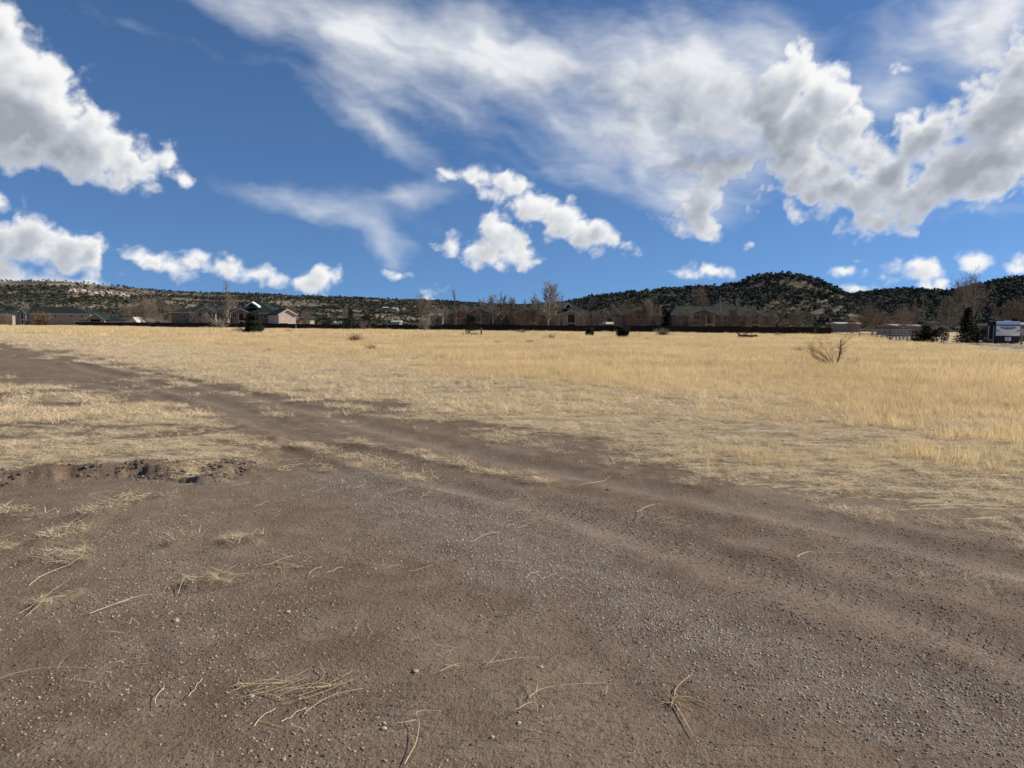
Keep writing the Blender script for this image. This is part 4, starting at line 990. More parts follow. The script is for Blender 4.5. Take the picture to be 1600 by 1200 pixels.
# stair well between the last two apartments
Y = 181
e = empty('stairwell', (0, 0, 0)); tag(e, 'dark open stairwell joining the two apartments below the cone hill', 'stairwell')
x0, x1 = X(1034, Y), X(1049.5, Y); MB().box(x0, x1, Y + 4, Y + 9, 0, 4.9).build('back_wall', M['dark'], e)
MB().box(x0, x1, Y - 1, Y + 9, 5.0, 5.2).build('roof_slab', M['roof'], e)
m = MB()
for i in range(9): m.box(x0 + .3 + i * .22, x0 + .3 + (i + 1) * .22, Y, Y + 1.1, .3 * i, .3 * i + .08)
m.build('stair_flight', M['trim'], e); MB().box(x0 + 0.0, x1, Y + 1.2, Y + 4, 2.6, 2.75).build('landing', M['trim'], e)
# homes farther back
def home(label, px0, px1, py_e, py_r, Y, wall, roof, deep=9, name='house', z0=None):
    x0, x1 = X(px0, Y), X(px1, Y); ze, zr = Z((px0 + px1) / 2, py_e, Y), Z((px0 + px1) / 2, py_r, Y + deep / 2); z0 = 0 if z0 is None else Z((px0 + px1) / 2, z0, Y)
    b = empty(name, (0, 0, 0)); tag(b, label, 'house'); MB().box(x0, x1, Y, Y + deep, z0, ze - .19).build('wall', M[wall], b)
    roof_gable_x(x0, x1, Y, Y + deep, ze, zr, 0, 0, .4).build('roof', M[roof], b)
    n = max(1, int((x1 - x0) / 6))
    for i in range(n):
        c = x0 + (x1 - x0) * (i + .5) / n; window(b, c - .7, c + .7, ze - 1.8, ze - .7, Y)
    return b
home('long pale mobile home with a white roof at the foot of the cone hill', 1309, 1345, 505.5, 503.5, 230, 'wallgrey', 'trim', 5, 'mobile_home')
home('low dark red shed roofed building behind the white rail fence', 1402, 1447, 509, 506.5, 150, 'wallred', 'metal', 8, 'shed_building')
home('small brown house between the dark bushes on the right', 1457, 1472, 505, 502, 150, 'wallred', 'roof', 7)
home('tan cabin roof behind the small bare trees right of the pink wing', 472, 484, 499, 496, 300, 'wall', 'roof', 7, 'cabin')
home('small grey house with a pale roof beside the dark round bush', 520, 532, 505, 501.5, 290, 'wallgrey', 'metal', 7)
home('white house on the lower mesa slope above the tree line', 598, 606, 481, 479.5, 1150, 'wallpale_sunlit', 'trim', 8, z0=483)
home('second white house on the lower mesa slope, farther right', 612, 621, 482, 480.8, 1150, 'wallpale_sunlit', 'trim', 8, z0=484)
home('grey trailer home just left of the long middle apartment', 672, 691, 493, 489, 230, 'wallgrey', 'metal', 6, 'mobile_home')
home('small building with a pale roof left of the tall bare tree in the middle', 612, 624, 503, 500.5, 320, 'wallgrey', 'metal', 8, 'outbuilding')
home('grey garage with a pale wall at the gap right of the middle apartments', 946, 958, 506, 503, 225, 'wallgrey', 'trim', 6, 'garage')
home('dark workshop just behind the parked trailer at the right edge', 1588, 1640, 507, 504, 100, 'wallred', 'metal', 8, 'workshop')

# ------------------------------------------------------------------ fences and poles
def panel_fence(label, pts, H, name='dark_mesh_fence', step=2.6):
    e = empty(name, (pts[0][0], pts[0][1], 0)); tag(e, label, 'fence', None)
    pm = MB(); pm.box(0, 1, -.02, .02, .05, H)
    for z in (.25, H - .15): pm.box(0, 1, -.05, -.02, z, z + .06)
    pm = pm.data('fence_panel', M['dark']); po = MB().box(-.05, .05, -.055, .055, 0, H + .12).data('fence_post', M['rust'])
    for (ax, ay), (bx, by) in zip(pts[:-1], pts[1:]):
        L = math.hypot(bx - ax, by - ay); n = max(1, int(round(L / step))); an = math.atan2(by - ay, bx - ax)
        for i in range(n):
            x, y = ax + (bx - ax) * i / n, ay + (by - ay) * i / n
            o = link('fence_panel', pm, e, (x - pts[0][0], y - pts[0][1], 0), (0, 0, an), (L / n, 1, random.uniform(.94, 1.05)))
            link('fence_post', po, e, (x - pts[0][0], y - pts[0][1], 0), (0, 0, an))
    return e
def gp(px, Y): return (X(px, Y), Y)
panel_fence('long dark mesh fence in front of the left apartments', [gp(118, 285), gp(205, 262), gp(280, 226), gp(352, 216), gp(462, 209)], 1.7)
panel_fence('dark mesh fence between the pink wing and the middle apartments', [gp(463, 209), gp(560, 204), gp(690, 196)], 1.6)
panel_fence('dark mesh fence in front of the long middle apartments', [gp(691, 195.8), gp(800, 190), gp(960, 178)], 1.85)
panel_fence('dark mesh fence in front of the apartments below the cone hill', [gp(961, 177.5), gp(1100, 168), gp(1300, 160)], 1.85)
def rail_fence():
    Y = 118; pts = [at(p, 525, q)[:2] for p, q in ((1343, 126), (1362, 122), (1395, 112), (1424, 100))]
    e = empty('rail_fence', (pts[0][0], pts[0][1], 0)); tag(e, 'pale pipe rail fence with four rails left of the dark hedge', 'fence')
    ox, oy = pts[0]
    for k, ((ax, ay), (bx, by)) in enumerate(zip(pts[:-1], pts[1:])):
        L = math.hypot(bx - ax, by - ay); n = max(1, int(L / 2.2))
        for z in (.35, .75, 1.12, 1.45):
            MB().tube((ax - ox, ay - oy, z), (bx - ox, by - oy, z), .055, n=5).build('rail', M['metal'], e)
        for i in range(n + (k == 2)):
            x, y = ax + (bx - ax) * i / n, ay + (by - ay) * i / n
            MB().box(-.07, .07, -.07, .07, -.2, 1.58).build('post', M['metal'], e, loc=(x - ox, y - oy, 0))
rail_fence()
def pole(px, top, Y, label, mat='rust', r=.11, arm=True):
    x, _, z = at(px, top, Y); e = empty('utility_pole', (x, Y, 0)); tag(e, label, 'pole', None)
    MB().tube((0, 0, -.1), (0, 0, z), r * 1.2, r * .8, 7).build('pole_shaft', M[mat], e)
    if arm: MB().box(-.9, .9, -.05, .05, z - .7, z - .58).build('crossarm', M[mat], e)
pole(604.5, 487, 200, 'dark utility pole standing left of the tall bare tree', arm=False)
pole(684.5, 490, 196, 'dark utility pole standing at the left end of the middle apartment', arm=False)
# stop sign
x, _, z = at(1411, 512, 112); e = empty('road_sign', (x, 112, 0)); tag(e, 'small red octagonal sign on a thin post above the rail fence', 'sign')
MB().tube((0, 0, -.2), (0, 0, z - .3), .03, n=5).build('post', M['metal'], e)
V = [(.31 * math.cos(R(22.5 + 45 * i)), .31 * math.sin(R(22.5 + 45 * i))) for i in range(8)]
m = MB(); m.prism([(a, z + c) for a, c in V], -.02, .02); sg = m.build('sign_face', M['red'], e); MB().box(-.22, .22, -.03, -.022, z - .07, z + .07).build('white_band', M['white'], sg)

# ------------------------------------------------------------------ road and parked trailer
def ribbon(name, pts, w, z, mat, label):
    P = smoothline(np.array(pts), 8); V = []; Fc = []
    for i, p in enumerate(P):
        t = P[min(i + 1, len(P) - 1)] - P[max(i - 1, 0)]; t = t / np.linalg.norm(t); nrm = np.array([-t[1], t[0]])
        for s in (-1, -.33, .33, 1): q = p + nrm * w * s / 2; V.append((q[0], q[1], 0))
    V = np.array(V, float); V[:, 2] = gz(V[:, 0], V[:, 1]) + z
    for i in range(len(P) - 1):
        for s in range(3): k = i * 4 + s; Fc.append((k, k + 1, k + 5, k + 4))
    return tag(link(name, mesh_from(name, V, Fc, mat)), label, kind='structure')
ribbon('road', [(ROADP[0][0] - 14, ROADP[0][1] + 8)] + [tuple(p) for p in ROADP] + [(ROADP[-1][0] + 12, ROADP[-1][1] - 16)], 4.2, 0.05, M['road'], 'narrow grey road curving past the parked trailer')
def travel_trailer():
    Y = 85; xm = X(1576, Y); zb = gzs(xm, Y); w = 2.3; L = 8.5; top = Z(1575, 502.5, Y) - zb
    e = empty('travel_trailer', (xm, Y, zb), R(-31)); tag(e, 'white fronted travel trailer parked beside the conifer at the right edge', 'trailer')
    b0 = top - 1.65
    prof = [(-L, b0 - .6), (0.35, b0 - .6), (0.12, b0 - .1), (0, b0 + .1), (0.02, top - .35), (.25, top - .08), (.6, top), (L * -1, top)]
    def side(prof, a, b, mat, nm, par):
        V = [(a, y, z) for y, z in prof] + [(b, y, z) for y, z in prof]; n = len(prof)
        return mesh_from(nm, V, [tuple(range(n))[::-1], tuple(range(n, 2 * n))] + [(i, (i + 1) % n, n + (i + 1) % n, n + i) for i in range(n)], mat)
    body = [(.30, b0 - .55), (.08, b0 - .02), (.08, top - .25), (.32, top - .03), (L, top - .03), (L, b0 - .55)]
    link('body', side(body, -w / 2 - .02, w / 2 + .02, M['rvdark'], 'body', e), e)
    cap = [(.06, b0), (-.04, b0 + .3), (-.06, top - .55), (.0, top - .25), (.22, top), (.40, top + .02), (.40, top - .04), (.10, top - .3), (.10, b0)]
    c = link('front_cap', side(cap, -w / 2, w / 2, M['rvwhite'], 'front_cap', e), e)
    m = MB(); m.box(-w / 2 + .04, w / 2 - .04, -.09, -.055, top - .5, top - .36); m.build('cap_strip', M['rvblue'], c)
    # front emblem: long dark lozenge, and a swoosh at either corner
    zc = b0 + .92; n = 20; V = [(0.80 * math.cos(6.283 * i / n), zc + .16 * math.sin(6.283 * i / n) * (1 + .25 * math.sin(6.283 * i / n * 3))) for i in range(n)]
    m = MB(); m.prism(V, -.085, -.055); m.build('emblem', M['rvblue'], c)
    for i in range(9):
        q = -.62 + i * .155; MB().box(q - .05, q + .05, -.10, -.086, zc - .045, zc + .05).build('emblem_mark', M['rvwhite'], c)
    for s in (-1, 1):
        m = MB(); m.prism([(s * w * .49, b0 + .75), (s * w * .49, b0 + .60), (s * w * .28, b0 + .42)][::s], -.075, -.045); m.build('swoosh', M['rvblue'], c)
    m = MB(); m.box(-w / 2 + .02, w / 2 - .02, .14, .9, .12, b0 + .02); m.build('skirt', M['rvdark'], e)
    m = MB(); m.box(-.35, .35, 1.4, 2.2, top, top + .22); m.build('roof_vent', M['white'], e)
    m = MB(); m.box(-w / 2 - .75, -w / 2 - .03, 2.2, 5.2, b0 - .4, top - .15); m.build('slide_out', M['rvdark'], e)
    m = MB(); m.box(-w / 2 - .8, -w / 2 - .03, 2.1, 5.3, top - .12, top - .05); m.build('slide_out_awning', M['black'], e)
    m = MB(); m.path([(-.45, .3, .5), (0, -1.1, .45)], .05, .05); m.path([(.45, .3, .5), (0, -1.1, .45)], .05, .05); m.build('hitch', M['black'], e)
    m = MB(); m.tube((-.14, -.35, .55), (-.14, -.35, 1.0), .14, n=10); m.build('gas_bottle', M['white'], e)
    m = MB(); m.tube((.18, -.35, .55), (.18, -.35, 1.0), .14, n=10); m.build('gas_bottle', M['white'], e)
    m = MB(); m.tube((0, -1.0, 0.02), (0, -1.0, .85), .035, n=8); m.build('jack', M['metal'], e)
    for s in (-1, 1):
        for yy in (4.2, 5.1):
            wh = MB(); wh.tube((s * (w / 2 - .25), yy, .36), (s * (w / 2 - .02), yy, .36), .36, n=16); wo = wh.build('wheel', M['black'], e)
            MB().tube((s * (w / 2 - .02), yy, .36), (s * (w / 2 + .01), yy, .36), .18, n=10).build('rim', M['metal'], wo)
    for q in (-w / 2 - .7, -w / 2 - .2, ):
        MB().box(q, q + .09, 1.9, 2.0, b0 - .55, top - .5).build('awning_arm', M['white'], e)
    for q in (-w / 2 + .05, w / 2 - .35): MB().box(q, q + .06, .5, .56, 0, b0 - .5).build('stabiliser', M['metal'], e)
travel_trailer()
def small_post():
    x, y = ground(1595.5, 541); z = gzs(x, y); e = empty('meter_post', (x, y, z)); tag(e, 'short weathered post with a pale box in front of the trailer', 'post')
    H = 1.45 * y / 63
    MB().box(-.07, .07, -.07, .07, -.2, H * .75).build('post', M['post'], e); MB().box(-.14, .14, -.16, .1, H * .6, H).build('box', M['trim'], e)
small_post()
x, y = ground(1392, 533); m = MB(); m.tube((0, 0, -.1), (0, 0, .62), .30, .28, 12); m.tube((0, 0, .62), (0, 0, .68), .31, .22, 12)
tag(m.build('utility_pedestal', M['greybox'], loc=(x, y, gzs(x, y))), 'stubby grey green drum beside the field edge below the rail fence', 'drum')

# ------------------------------------------------------------------ trees (leafless) by the buildings
T = [ # px top base halfw Y kind seed tint label
 (222, 464, 508, 26, 255, 'spread', 1, 'brown', 'wide brown leafless tree behind the white shed, left of a matching pair'),
 (250, 461, 508, 24, 250, 'round', 2, 'brown', 'tallest brown leafless tree of the clump left of the brown apartment'),
 (200, 474, 508, 14, 268, 'round', 3, 'red', 'small reddish leafless tree at the left of the brown clump'),
 (270, 474, 508, 14, 240, 'spread', 2, 'brown', 'low leafless tree at the right of the brown clump'),
 (355, 438, 508, 11, 218, 'poplar', 1, 'pale', 'tall narrow pale poplar rising between the left apartments'),
 (371, 459, 508, 14, 262, 'round', 4, 'pale', 'faint pale tree behind the roof right of the poplar'),
 (33, 473, 500, 10, 380, 'tall', 1, 'pale', 'small pale tree behind the leftmost apartment roof'),
 (120, 475, 500, 5, 370, 'poplar', 2, 'pale', 'narrow pale poplar behind the right end of the leftmost apartment'),
 (462, 474, 512, 17, 222, 'round', 5, 'brown', 'leafless tree right behind the sunlit pink wing'),
 (480, 484, 512, 12, 240, 'spread', 3, 'brown', 'low leafless tree by the cabin right of the pink wing'),
 (541, 480, 512, 8, 235, 'tall', 2, 'pale', 'thin pale tree just left of the middle conifer'),
 (653, 460, 514, 27, 196, 'round', 6, 'brown', 'broad leafless tree with a pale top left of the middle apartments'),
 (664, 495, 519, 13, 150, 'spread', 4, 'pale', 'grey clump of bare stems standing in front of the broad leafless tree'),
 (682, 476, 512, 12, 215, 'spread', 5, 'brown', 'leafless tree at the left corner of the long middle apartment'),
 (712.5, 453, 513, 6, 199, 'poplar', 3, 'brown', 'thin spindly tree in front of the first gable of the middle apartment'),
 (725, 476, 513, 13, 197, 'tall', 3, 'red', 'reddish tree in front of the long middle apartment'),
 (770, 460, 513, 12, 197, 'tall', 4, 'pale', 'pale forked tree in front of the middle apartment, left of three'),
 (783, 458, 513, 9, 199, 'tall', 5, 'brown', 'pointed leafless tree in the middle of the three by the apartment'),
 (797, 464, 513, 10, 196, 'tall', 6, 'brown', 'shorter leafless tree, right of the three by the apartment'),
 (819, 468, 513, 8, 216, 'tall', 1, 'pale', 'pale tree top showing over the roof left of the tall cottonwood'),
 (832, 466, 513, 9, 216, 'tall', 2, 'brown', 'brown tree top over the gable left of the tall cottonwood'),
 (858, 440, 517, 26, 190, 'tall', 7, 'pale', 'tallest pale cottonwood standing in front of the middle apartments'),
 (922, 486, 516, 11, 186, 'spread', 6, 'brown', 'low leafless tree over the round dark bush'),
 (943, 482, 517, 15, 184, 'round', 7, 'brown', 'dark trunked leafless tree in the gap between the apartments'),
 (962, 474, 517, 12, 205, 'round', 8, 'brown', 'leafless tree behind the gap right of the dark trunked one'),
 (985, 467, 518, 14, 177, 'round', 3, 'red', 'reddish leafless tree at the left end of the gabled apartment'),
 (1014, 466, 518, 15, 176, 'tall', 3, 'brown', 'feathery brown tree in front of the gabled apartment'),
 (1098, 446, 520, 18, 198, 'round', 9, 'red', 'tallest red brown tree behind the longest apartment'),
 (1101, 449, 520, 7, 174, 'poplar', 4, 'brown', 'slender tree before the wide gable below the cone hill'),
 (1131, 462, 520, 7, 172, 'poplar', 5, 'pale', 'thin white stemmed tree in front of the longest apartment'),
 (1152, 470, 520, 10, 172, 'tall', 5, 'brown', 'leafless tree left of the small balcony gable'),
 (1176, 478, 520, 9, 170, 'tall', 4, 'brown', 'small leafless tree before the small balcony gable'),
 (1222, 478, 521, 15, 175, 'round', 1, 'brown', 'leafless tree at the right end of the longest apartment'),
 (1245, 481, 521, 17, 172, 'spread', 1, 'brown', 'broad leafless tree second from the end of the longest apartment'),
 (1262, 484, 521, 12, 168, 'round', 6, 'brown', 'dull leafless tree left of the small green conifer'),
 (1366, 474, 524, 34, 150, 'spread', 7, 'red', 'widest reddish leafless tree behind the rail fence'),
 (1396, 488, 524, 18, 158, 'round', 5, 'red', 'smaller reddish leafless tree right of the widest one'),
 (1428, 474, 524, 24, 140, 'spread', 2, 'brown', 'rounded olive brown leafless tree above the dark hedge'),
 (1485, 463, 532, 17, 108, 'tall', 6, 'pale', 'slim pale tree left of the large dark conifer'),
 (1525, 424, 532, 33, 118, 'round', 10, 'pale', 'tallest bare cottonwood behind the large dark conifer'),
 (1560, 470, 532, 20, 125, 'round', 4, 'brown', 'bare tree right behind the parked trailer'),
 (1592, 462, 532, 24, 112, 'spread', 5, 'red', 'reddish bare tree at the right edge over the trailer'),
 (1455, 500, 528, 12, 120, 'spread', 6, 'brown', 'low bare tree at the right end of the dark hedge'),
 (1335, 496, 522, 14, 175, 'spread', 3, 'red', 'low reddish bare tree left of the rail fence'),
 (697, 478, 513, 10, 197, 'round', 11, 'brown', 'leafless tree over the left eave of the long middle apartment'),
 (744, 474, 513, 11, 198, 'round', 12, 'brown', 'leafless tree before the second gable of the long middle apartment'),
 (755, 466, 513, 10, 212, 'tall', 8, 'pale', 'pale tree top behind the roof of the long middle apartment'),
 (811, 474, 513, 13, 196, 'round', 13, 'red', 'reddish tree before the gable left of the tall cottonwood'),
 (838, 478, 514, 13, 194, 'spread', 8, 'red', 'low reddish tree beside the foot of the tall cottonwood'),
 (872, 482, 515, 12, 193, 'round', 14, 'brown', 'leafless tree at the right foot of the tall cottonwood'),
 (908, 486, 516, 10, 190, 'spread', 9, 'brown', 'leafless tree right of the balcony gable in the middle'),
 (976, 478, 518, 11, 183, 'round', 15, 'brown', 'leafless tree over the larger dense dark bush'),
 (1000, 472, 518, 13, 177, 'round', 16, 'brown', 'leafless tree in the middle of the gabled apartment front'),
 (1030, 478, 519, 10, 176, 'tall', 9, 'brown', 'leafless tree beside the dark open stairwell'),
 (1062, 482, 519, 10, 174, 'round', 17, 'brown', 'leafless tree just right of the dark open stairwell'),
 (1083, 474, 520, 12, 174, 'round', 18, 'brown', 'leafless tree before the left half of the wide gable'),
 (1117, 478, 520, 11, 173, 'round', 12, 'red', 'reddish tree at the right side of the wide gable'),
 (1142, 480, 520, 10, 172, 'spread', 8, 'brown', 'low leafless tree between the two gables of the longest apartment'),
 (1166, 476, 520, 10, 172, 'round', 13, 'brown', 'leafless tree at the left pillar of the small balcony gable'),
 (1190, 480, 520, 11, 171, 'round', 14, 'brown', 'leafless tree right of the small balcony gable'),
 (1206, 482, 520, 12, 170, 'spread', 9, 'brown', 'leafless tree hiding the right end wall of the longest apartment'),
 (232, 470, 508, 18, 246, 'round', 15, 'brown', 'inner leafless tree in the middle of the brown clump'),
 (296, 484, 511, 11, 228, 'round', 16, 'brown', 'leafless tree before the left wall of the brown apartment'),
 (322, 488, 511, 10, 226, 'spread', 1, 'brown', 'low leafless tree before the gable of the brown apartment'),
 (348, 478, 511, 12, 222, 'tall', 9, 'brown', 'leafless tree just left of the tall narrow poplar'),
 (5, 488, 508, 12, 320, 'spread', 2, 'brown', 'low leafless tree at the far left edge of the field'),
 (1408, 484, 526, 20, 135, 'round', 17, 'brown', 'leafless tree above the right half of the rail fence'),
 (1470, 478, 528, 18, 128, 'round', 18, 'brown', 'dense leafless tree behind the low dark bush by the slim pale tree'),
 (1505, 470, 530, 18, 125, 'round', 11, 'brown', 'leafless tree behind the large conifer, left of the cottonwood'),
]
for t in T: ptree(*t)
# ------------------------------------------------------------------ evergreens and hedges
def big_juniper():
    x, y = ground(394, 522.5); z = gzs(x, y); H = Z(392, 487, y) - z; W = 26 * y / F
    e = empty('juniper_tree', (x, y, z)); tag(e, 'big dark juniper with dead grey branches low on its left side', 'tree')
    r = random.Random(4); cl = []
    for i in range(30):
        a = r.random() * 6.283; zz = r.random(); k = math.sqrt(max(0.1, 1 - ((zz - .35) / .7) ** 2))
        cl.append(((math.cos(a) * .42 * k * r.uniform(.3, 1) * 2 * W * .5 + .12 * W, math.sin(a) * .8 * k * W * .5, (.08 + .82 * zz) * H), (.27 * W, .27 * W, .13 * H)))
    link('crown', leaf_cloud('crown', cl, 9000, .17, M['juniper'], r), e)
    m = MB(); m.path([(0, 0, -.1), (.1, 0, .6), (.3, .1, 1.6), (.2, 0, 2.6)], .2, .06, 7); m.path([(0, 0, 0), (-.5, .1, .7), (-1.2, 0, 1.6)], .14, .04, 6); m.build('trunk', M['bark'], e)
    sg = []
    for i in range(26): branch_segs(r, (-.2 - r.random() * .8, r.uniform(-.5, .5), .1 + r.random() * .4), (-1, r.gauss(0, .5), r.uniform(-.05, .55)), r.uniform(1.2, 2.4), .03, 2, dict(n=[3, 3, 4, 3], depth=3, first=.2, ang=35, up=.2, len=.5, wob=.12, rmin=.008), sg)
    link('dead_branches', segs_mesh('dead_branches', sg, M['sage'], .02), e)
big_juniper()
EV = [(548, 481, 514, 11, 195, 'cone', 1, 'middle pointed green conifer standing in front of the dark fence', 'conifer', 2400, 'conifer_tree'),
      (537, 497, 514, 13, 198, 'round', 2, 'low dark juniper bush at the left foot of the middle conifer', 'juniper', 1200, 'juniper_bush'),
      (578, 489, 513, 14, 200, 'round', 3, 'rounded dark evergreen right of the middle conifer', 'juniper', 1500, 'juniper_tree'),
      (511, 495, 511, 11, 215, 'round', 4, 'rounded dark evergreen left of the middle conifer', 'juniper', 1300, 'juniper_tree'),
      (736, 492, 517, 11, 160, 'round', 5, 'dark juniper standing just behind the rusty implement', 'juniper', 2000, 'juniper_tree'),
      (1274, 503, 522, 7, 158, 'cone', 6, 'small green conifer at the right end of the dark fence', 'conifer', 1500, 'conifer_tree'),
      (1514, 478, 538, 17, 92, 'cone', 7, 'large dark conifer left of the parked trailer', 'conifer', 5200, 'conifer_tree'),
      (1444, 508, 534, 18, 98, 'round', 8, 'wide dark hedge bush at the right end of the rail fence', 'juniper', 3500, 'hedge_bush'),
      (1530, 505, 538, 20, 96, 'round', 9, 'dark bushy growth between the large conifer and the trailer', 'juniper', 3000, 'hedge_bush'),
      (1472, 512, 535, 12, 97, 'round', 10, 'low dark bush between the hedge and the slim pale tree', 'juniper', 1800, 'hedge_bush'),
      (1580, 500, 535, 24, 112, 'round', 11, 'dark evergreen mass behind the parked trailer', 'juniper', 2000, 'juniper_tree'),
      (1317, 493, 515, 13, 300, 'round', 12, 'dark juniper behind the pale mobile home', 'juniper', 900, 'juniper_tree'),
      (310, 496, 512, 5, 224, 'round', 13, 'small dark bush in front of the brown apartment gable', 'juniper', 500, 'juniper_bush')]
for (px, tp, bs, hw, Y, kind, sd, lab, mt, n, nm) in EV: evergreen(px, tp, bs, hw, Y, kind, sd, lab, mt, None, n, nm, 'tree' if 'tree' in nm else 'bush')
def dark_ball(px, top, base, hw, label, seed):
    """a dense dark bush, wide at the top and narrowing to the ground"""
    x, y = ground(px, base); z = gzs(x, y); H = Z(px, top, y) - z; W = hw * y / F; r = random.Random(seed)
    cl = [((r.uniform(-.8, .8) * W * (.55 + .4 * zz), r.uniform(-.5, .5) * W, zz * H * .9 + .08 * H), (.25 * W, .25 * W, .14 * H)) for zz in [r.random() for _ in range(24)]]
    e = empty('dark_bush', (x, y, z)); tag(e, label, 'bush', None); link('crown', leaf_cloud('crown', cl + [((0, 0, H * .45), (.75 * W, .5 * W, .38 * H))] * 6, 5200, .13, M['conifer'], r), e)
    m = MB(); m.path([(0, 0, -.1), (.1, 0, H * .4)], .12, .05); m.build('trunk', M['bark'], e)
dark_ball(921, 513, 527.5, 9, 'smaller of the two dense dark bushes out in the grass', 1)
dark_ball(972, 511, 529, 14, 'larger of the two dense dark bushes out in the grass', 2)
# ------------------------------------------------------------------ shrubs and dead wood in the field
SH = [(65, 488, 510, 15, 'brush', 1, 'brown leafless shrub in front of the leftmost apartment', 160, .02, None), (343, 498, 514, 15, 'sage', 2, 'grey sagebrush in front of the fence left of the big juniper', 120, .02, None),
      (555, 521, 537, 15, 'brush', 3, 'largest round tumbleweed in the middle of the field', 130, .012, None), (580, 538, 549, 15, 'brush', 4, 'flattened brown shrub just below the largest tumbleweed', 90, .010, None),
      (617, 523, 529, 8, 'brush', 5, 'small brown shrub right of the largest tumbleweed', 60, .012, None), (450, 513, 520, 9, 'sage', 6, 'low grey dead shrub right of the big juniper', 50, .015, None),
      (568, 502, 515, 8, 'sage', 7, 'grey bush between the conifer and the rounded evergreen', 90, .02, 190), (815, 514, 522, 12, 'sage', 8, 'white grey dead shrub below the tall pale cottonwood', 60, .018, None),
      (861, 521, 532, 9, 'brush', 9, 'tan shrub in the grass below the tall cottonwood', 80, .013, None), (849, 525, 532, 5, 'redbrush', 10, 'little reddish shrub beside the tan one', 50, .013, None),
      (777, 531, 538, 7, 'brush', 11, 'grey brown shrub right of the rusty implement', 60, .010, None), (827, 531, 537, 7, 'deadwood', 12, 'dark low mound of brush below the dead grey shrub', 80, .012, None),
      (943, 526, 532, 5, 'redbrush', 13, 'small rusty shrub between the two dense dark bushes', 50, .010, None), (1036, 513, 526, 14, 'sage', 14, 'spreading grey sagebrush in front of the dark fence below the cone hill', 120, .018, None),
      (1012, 526, 533, 8, 'brush', 15, 'brown shrub right of the larger dark bush', 60, .010, None), (1290, 510, 524, 15, 'redbrush', 16, 'reddish brush right of the small green conifer', 150, .02, None),
      (1250, 514, 524, 14, 'redbrush', 17, 'low reddish brush left of the small green conifer', 100, .02, None), (1215, 519, 526, 9, 'sage', 18, 'pale grass like shrub in front of the fence at the cone hill', 60, .014, None),
      (1250, 541, 552, 13, 'brush', 19, 'brown weed clump left of the dead branching shrub', 70, .009, None), (1110, 551, 558, 8, 'brush', 20, 'small brown weed clump in the tall grass left of the dead shrub', 50, .006, None),
      (1570, 553, 560, 6, 'brush', 21, 'little dark weed in the tall grass near the right edge', 40, .006, None), (902, 541, 546, 6, 'brush', 22, 'tiny brown weed clump below the smaller dark bush', 40, .007, None),
      (1022, 580, 585, 5, 'deadwood', 23, 'dark little weed stump alone in the middle grass', 40, .006, None), (135, 516, 522, 6, 'brush', 24, 'small weed in the grass below the low clubhouse', 40, .012, None),
      (190, 517, 522, 7, 'brush', 25, 'flat weed in the grass below the white shed', 40, .012, None), (235, 517, 521, 7, 'brush', 26, 'flat brown weed below the brown tree clump', 40, .012, None),
      (715, 594, 603, 14, 'brush', 27, 'low tussock of brown grass in the middle distance', 60, .006, None), (1380, 640, 650, 10, 'brush', 28, 'upper dark tussock in the grass on the right', 60, .005, None), (1383, 655, 664, 9, 'brush', 29, 'lower dark tussock in the grass on the right', 60, .005, None)]
for (px, tp, bs, hw, mt, sd, lab, n, rad, Y) in SH: shrub(px, tp, bs, hw, mt, sd, lab, n=n, rad=rad, Y=Y)
def dead_shrub():
    x, y = ground(1306, 575); z = gzs(x, y); s = y / F; r = random.Random(12); e = empty('dead_shrub', (x, y, z)); tag(e, 'dead leafless shrub with forked grey branches standing in the tall grass', 'shrub')
    sg = []; sp = dict(n=[5, 5, 4, 3], depth=4, first=.25, ang=34, up=.2, len=.55, wob=.12, rmin=.0042)
    for (d, L, rad) in (((.42, 0, 1), 46 * s, .036), ((-.8, .2, .6), 40 * s, .022), ((-1, -.1, .35), 44 * s, .022), ((-.25, .3, 1), 34 * s, .018), ((.9, 0, .45), 26 * s, .016), ((-1, .3, .9), 36 * s, .016), ((.2, -.3, .8), 30 * s, .014)):
        branch_segs(r, (0, 0, -.05), d, L, rad, 1, sp, sg)
    link('branches', segs_mesh('branches', [q for q in sg if q[4] <= 2], M['deadwood'], .008), e); link('twigs', segs_mesh('twigs', [q for q in sg if q[4] > 2], M['deadwood'], .006), e)
dead_shrub()
def fallen_log():
    x, y = ground(1168, 530); z = gzs(x, y); r = random.Random(5); e = empty('fallen_log', (x, y, z)); tag(e, 'dark tangle of fallen branches before the longest apartment', 'dead wood')
    m = MB(); m.path([(-1.2, 0, .3), (-.4, .1, .42), (.5, 0, .35), (1.3, 0, .5)], .26, .12, 7); m.path([(-.9, 0, .2), (-1.5, .2, .9)], .12, .05); m.build('trunk', M['rust'], e)
    sg = []
    for i in range(12): branch_segs(r, (r.uniform(-1.1, 1.1), 0, .3), (r.gauss(0, .7), r.gauss(0, .5), r.uniform(.1, 1)), r.uniform(.5, 1.2), .05, 2, dict(n=[2, 2, 3, 2], depth=3, first=.2, ang=40, up=.2, len=.5, wob=.15, rmin=.012), sg)
    link('branches', segs_mesh('branches', sg, M['rust'], .03), e)
fallen_log()
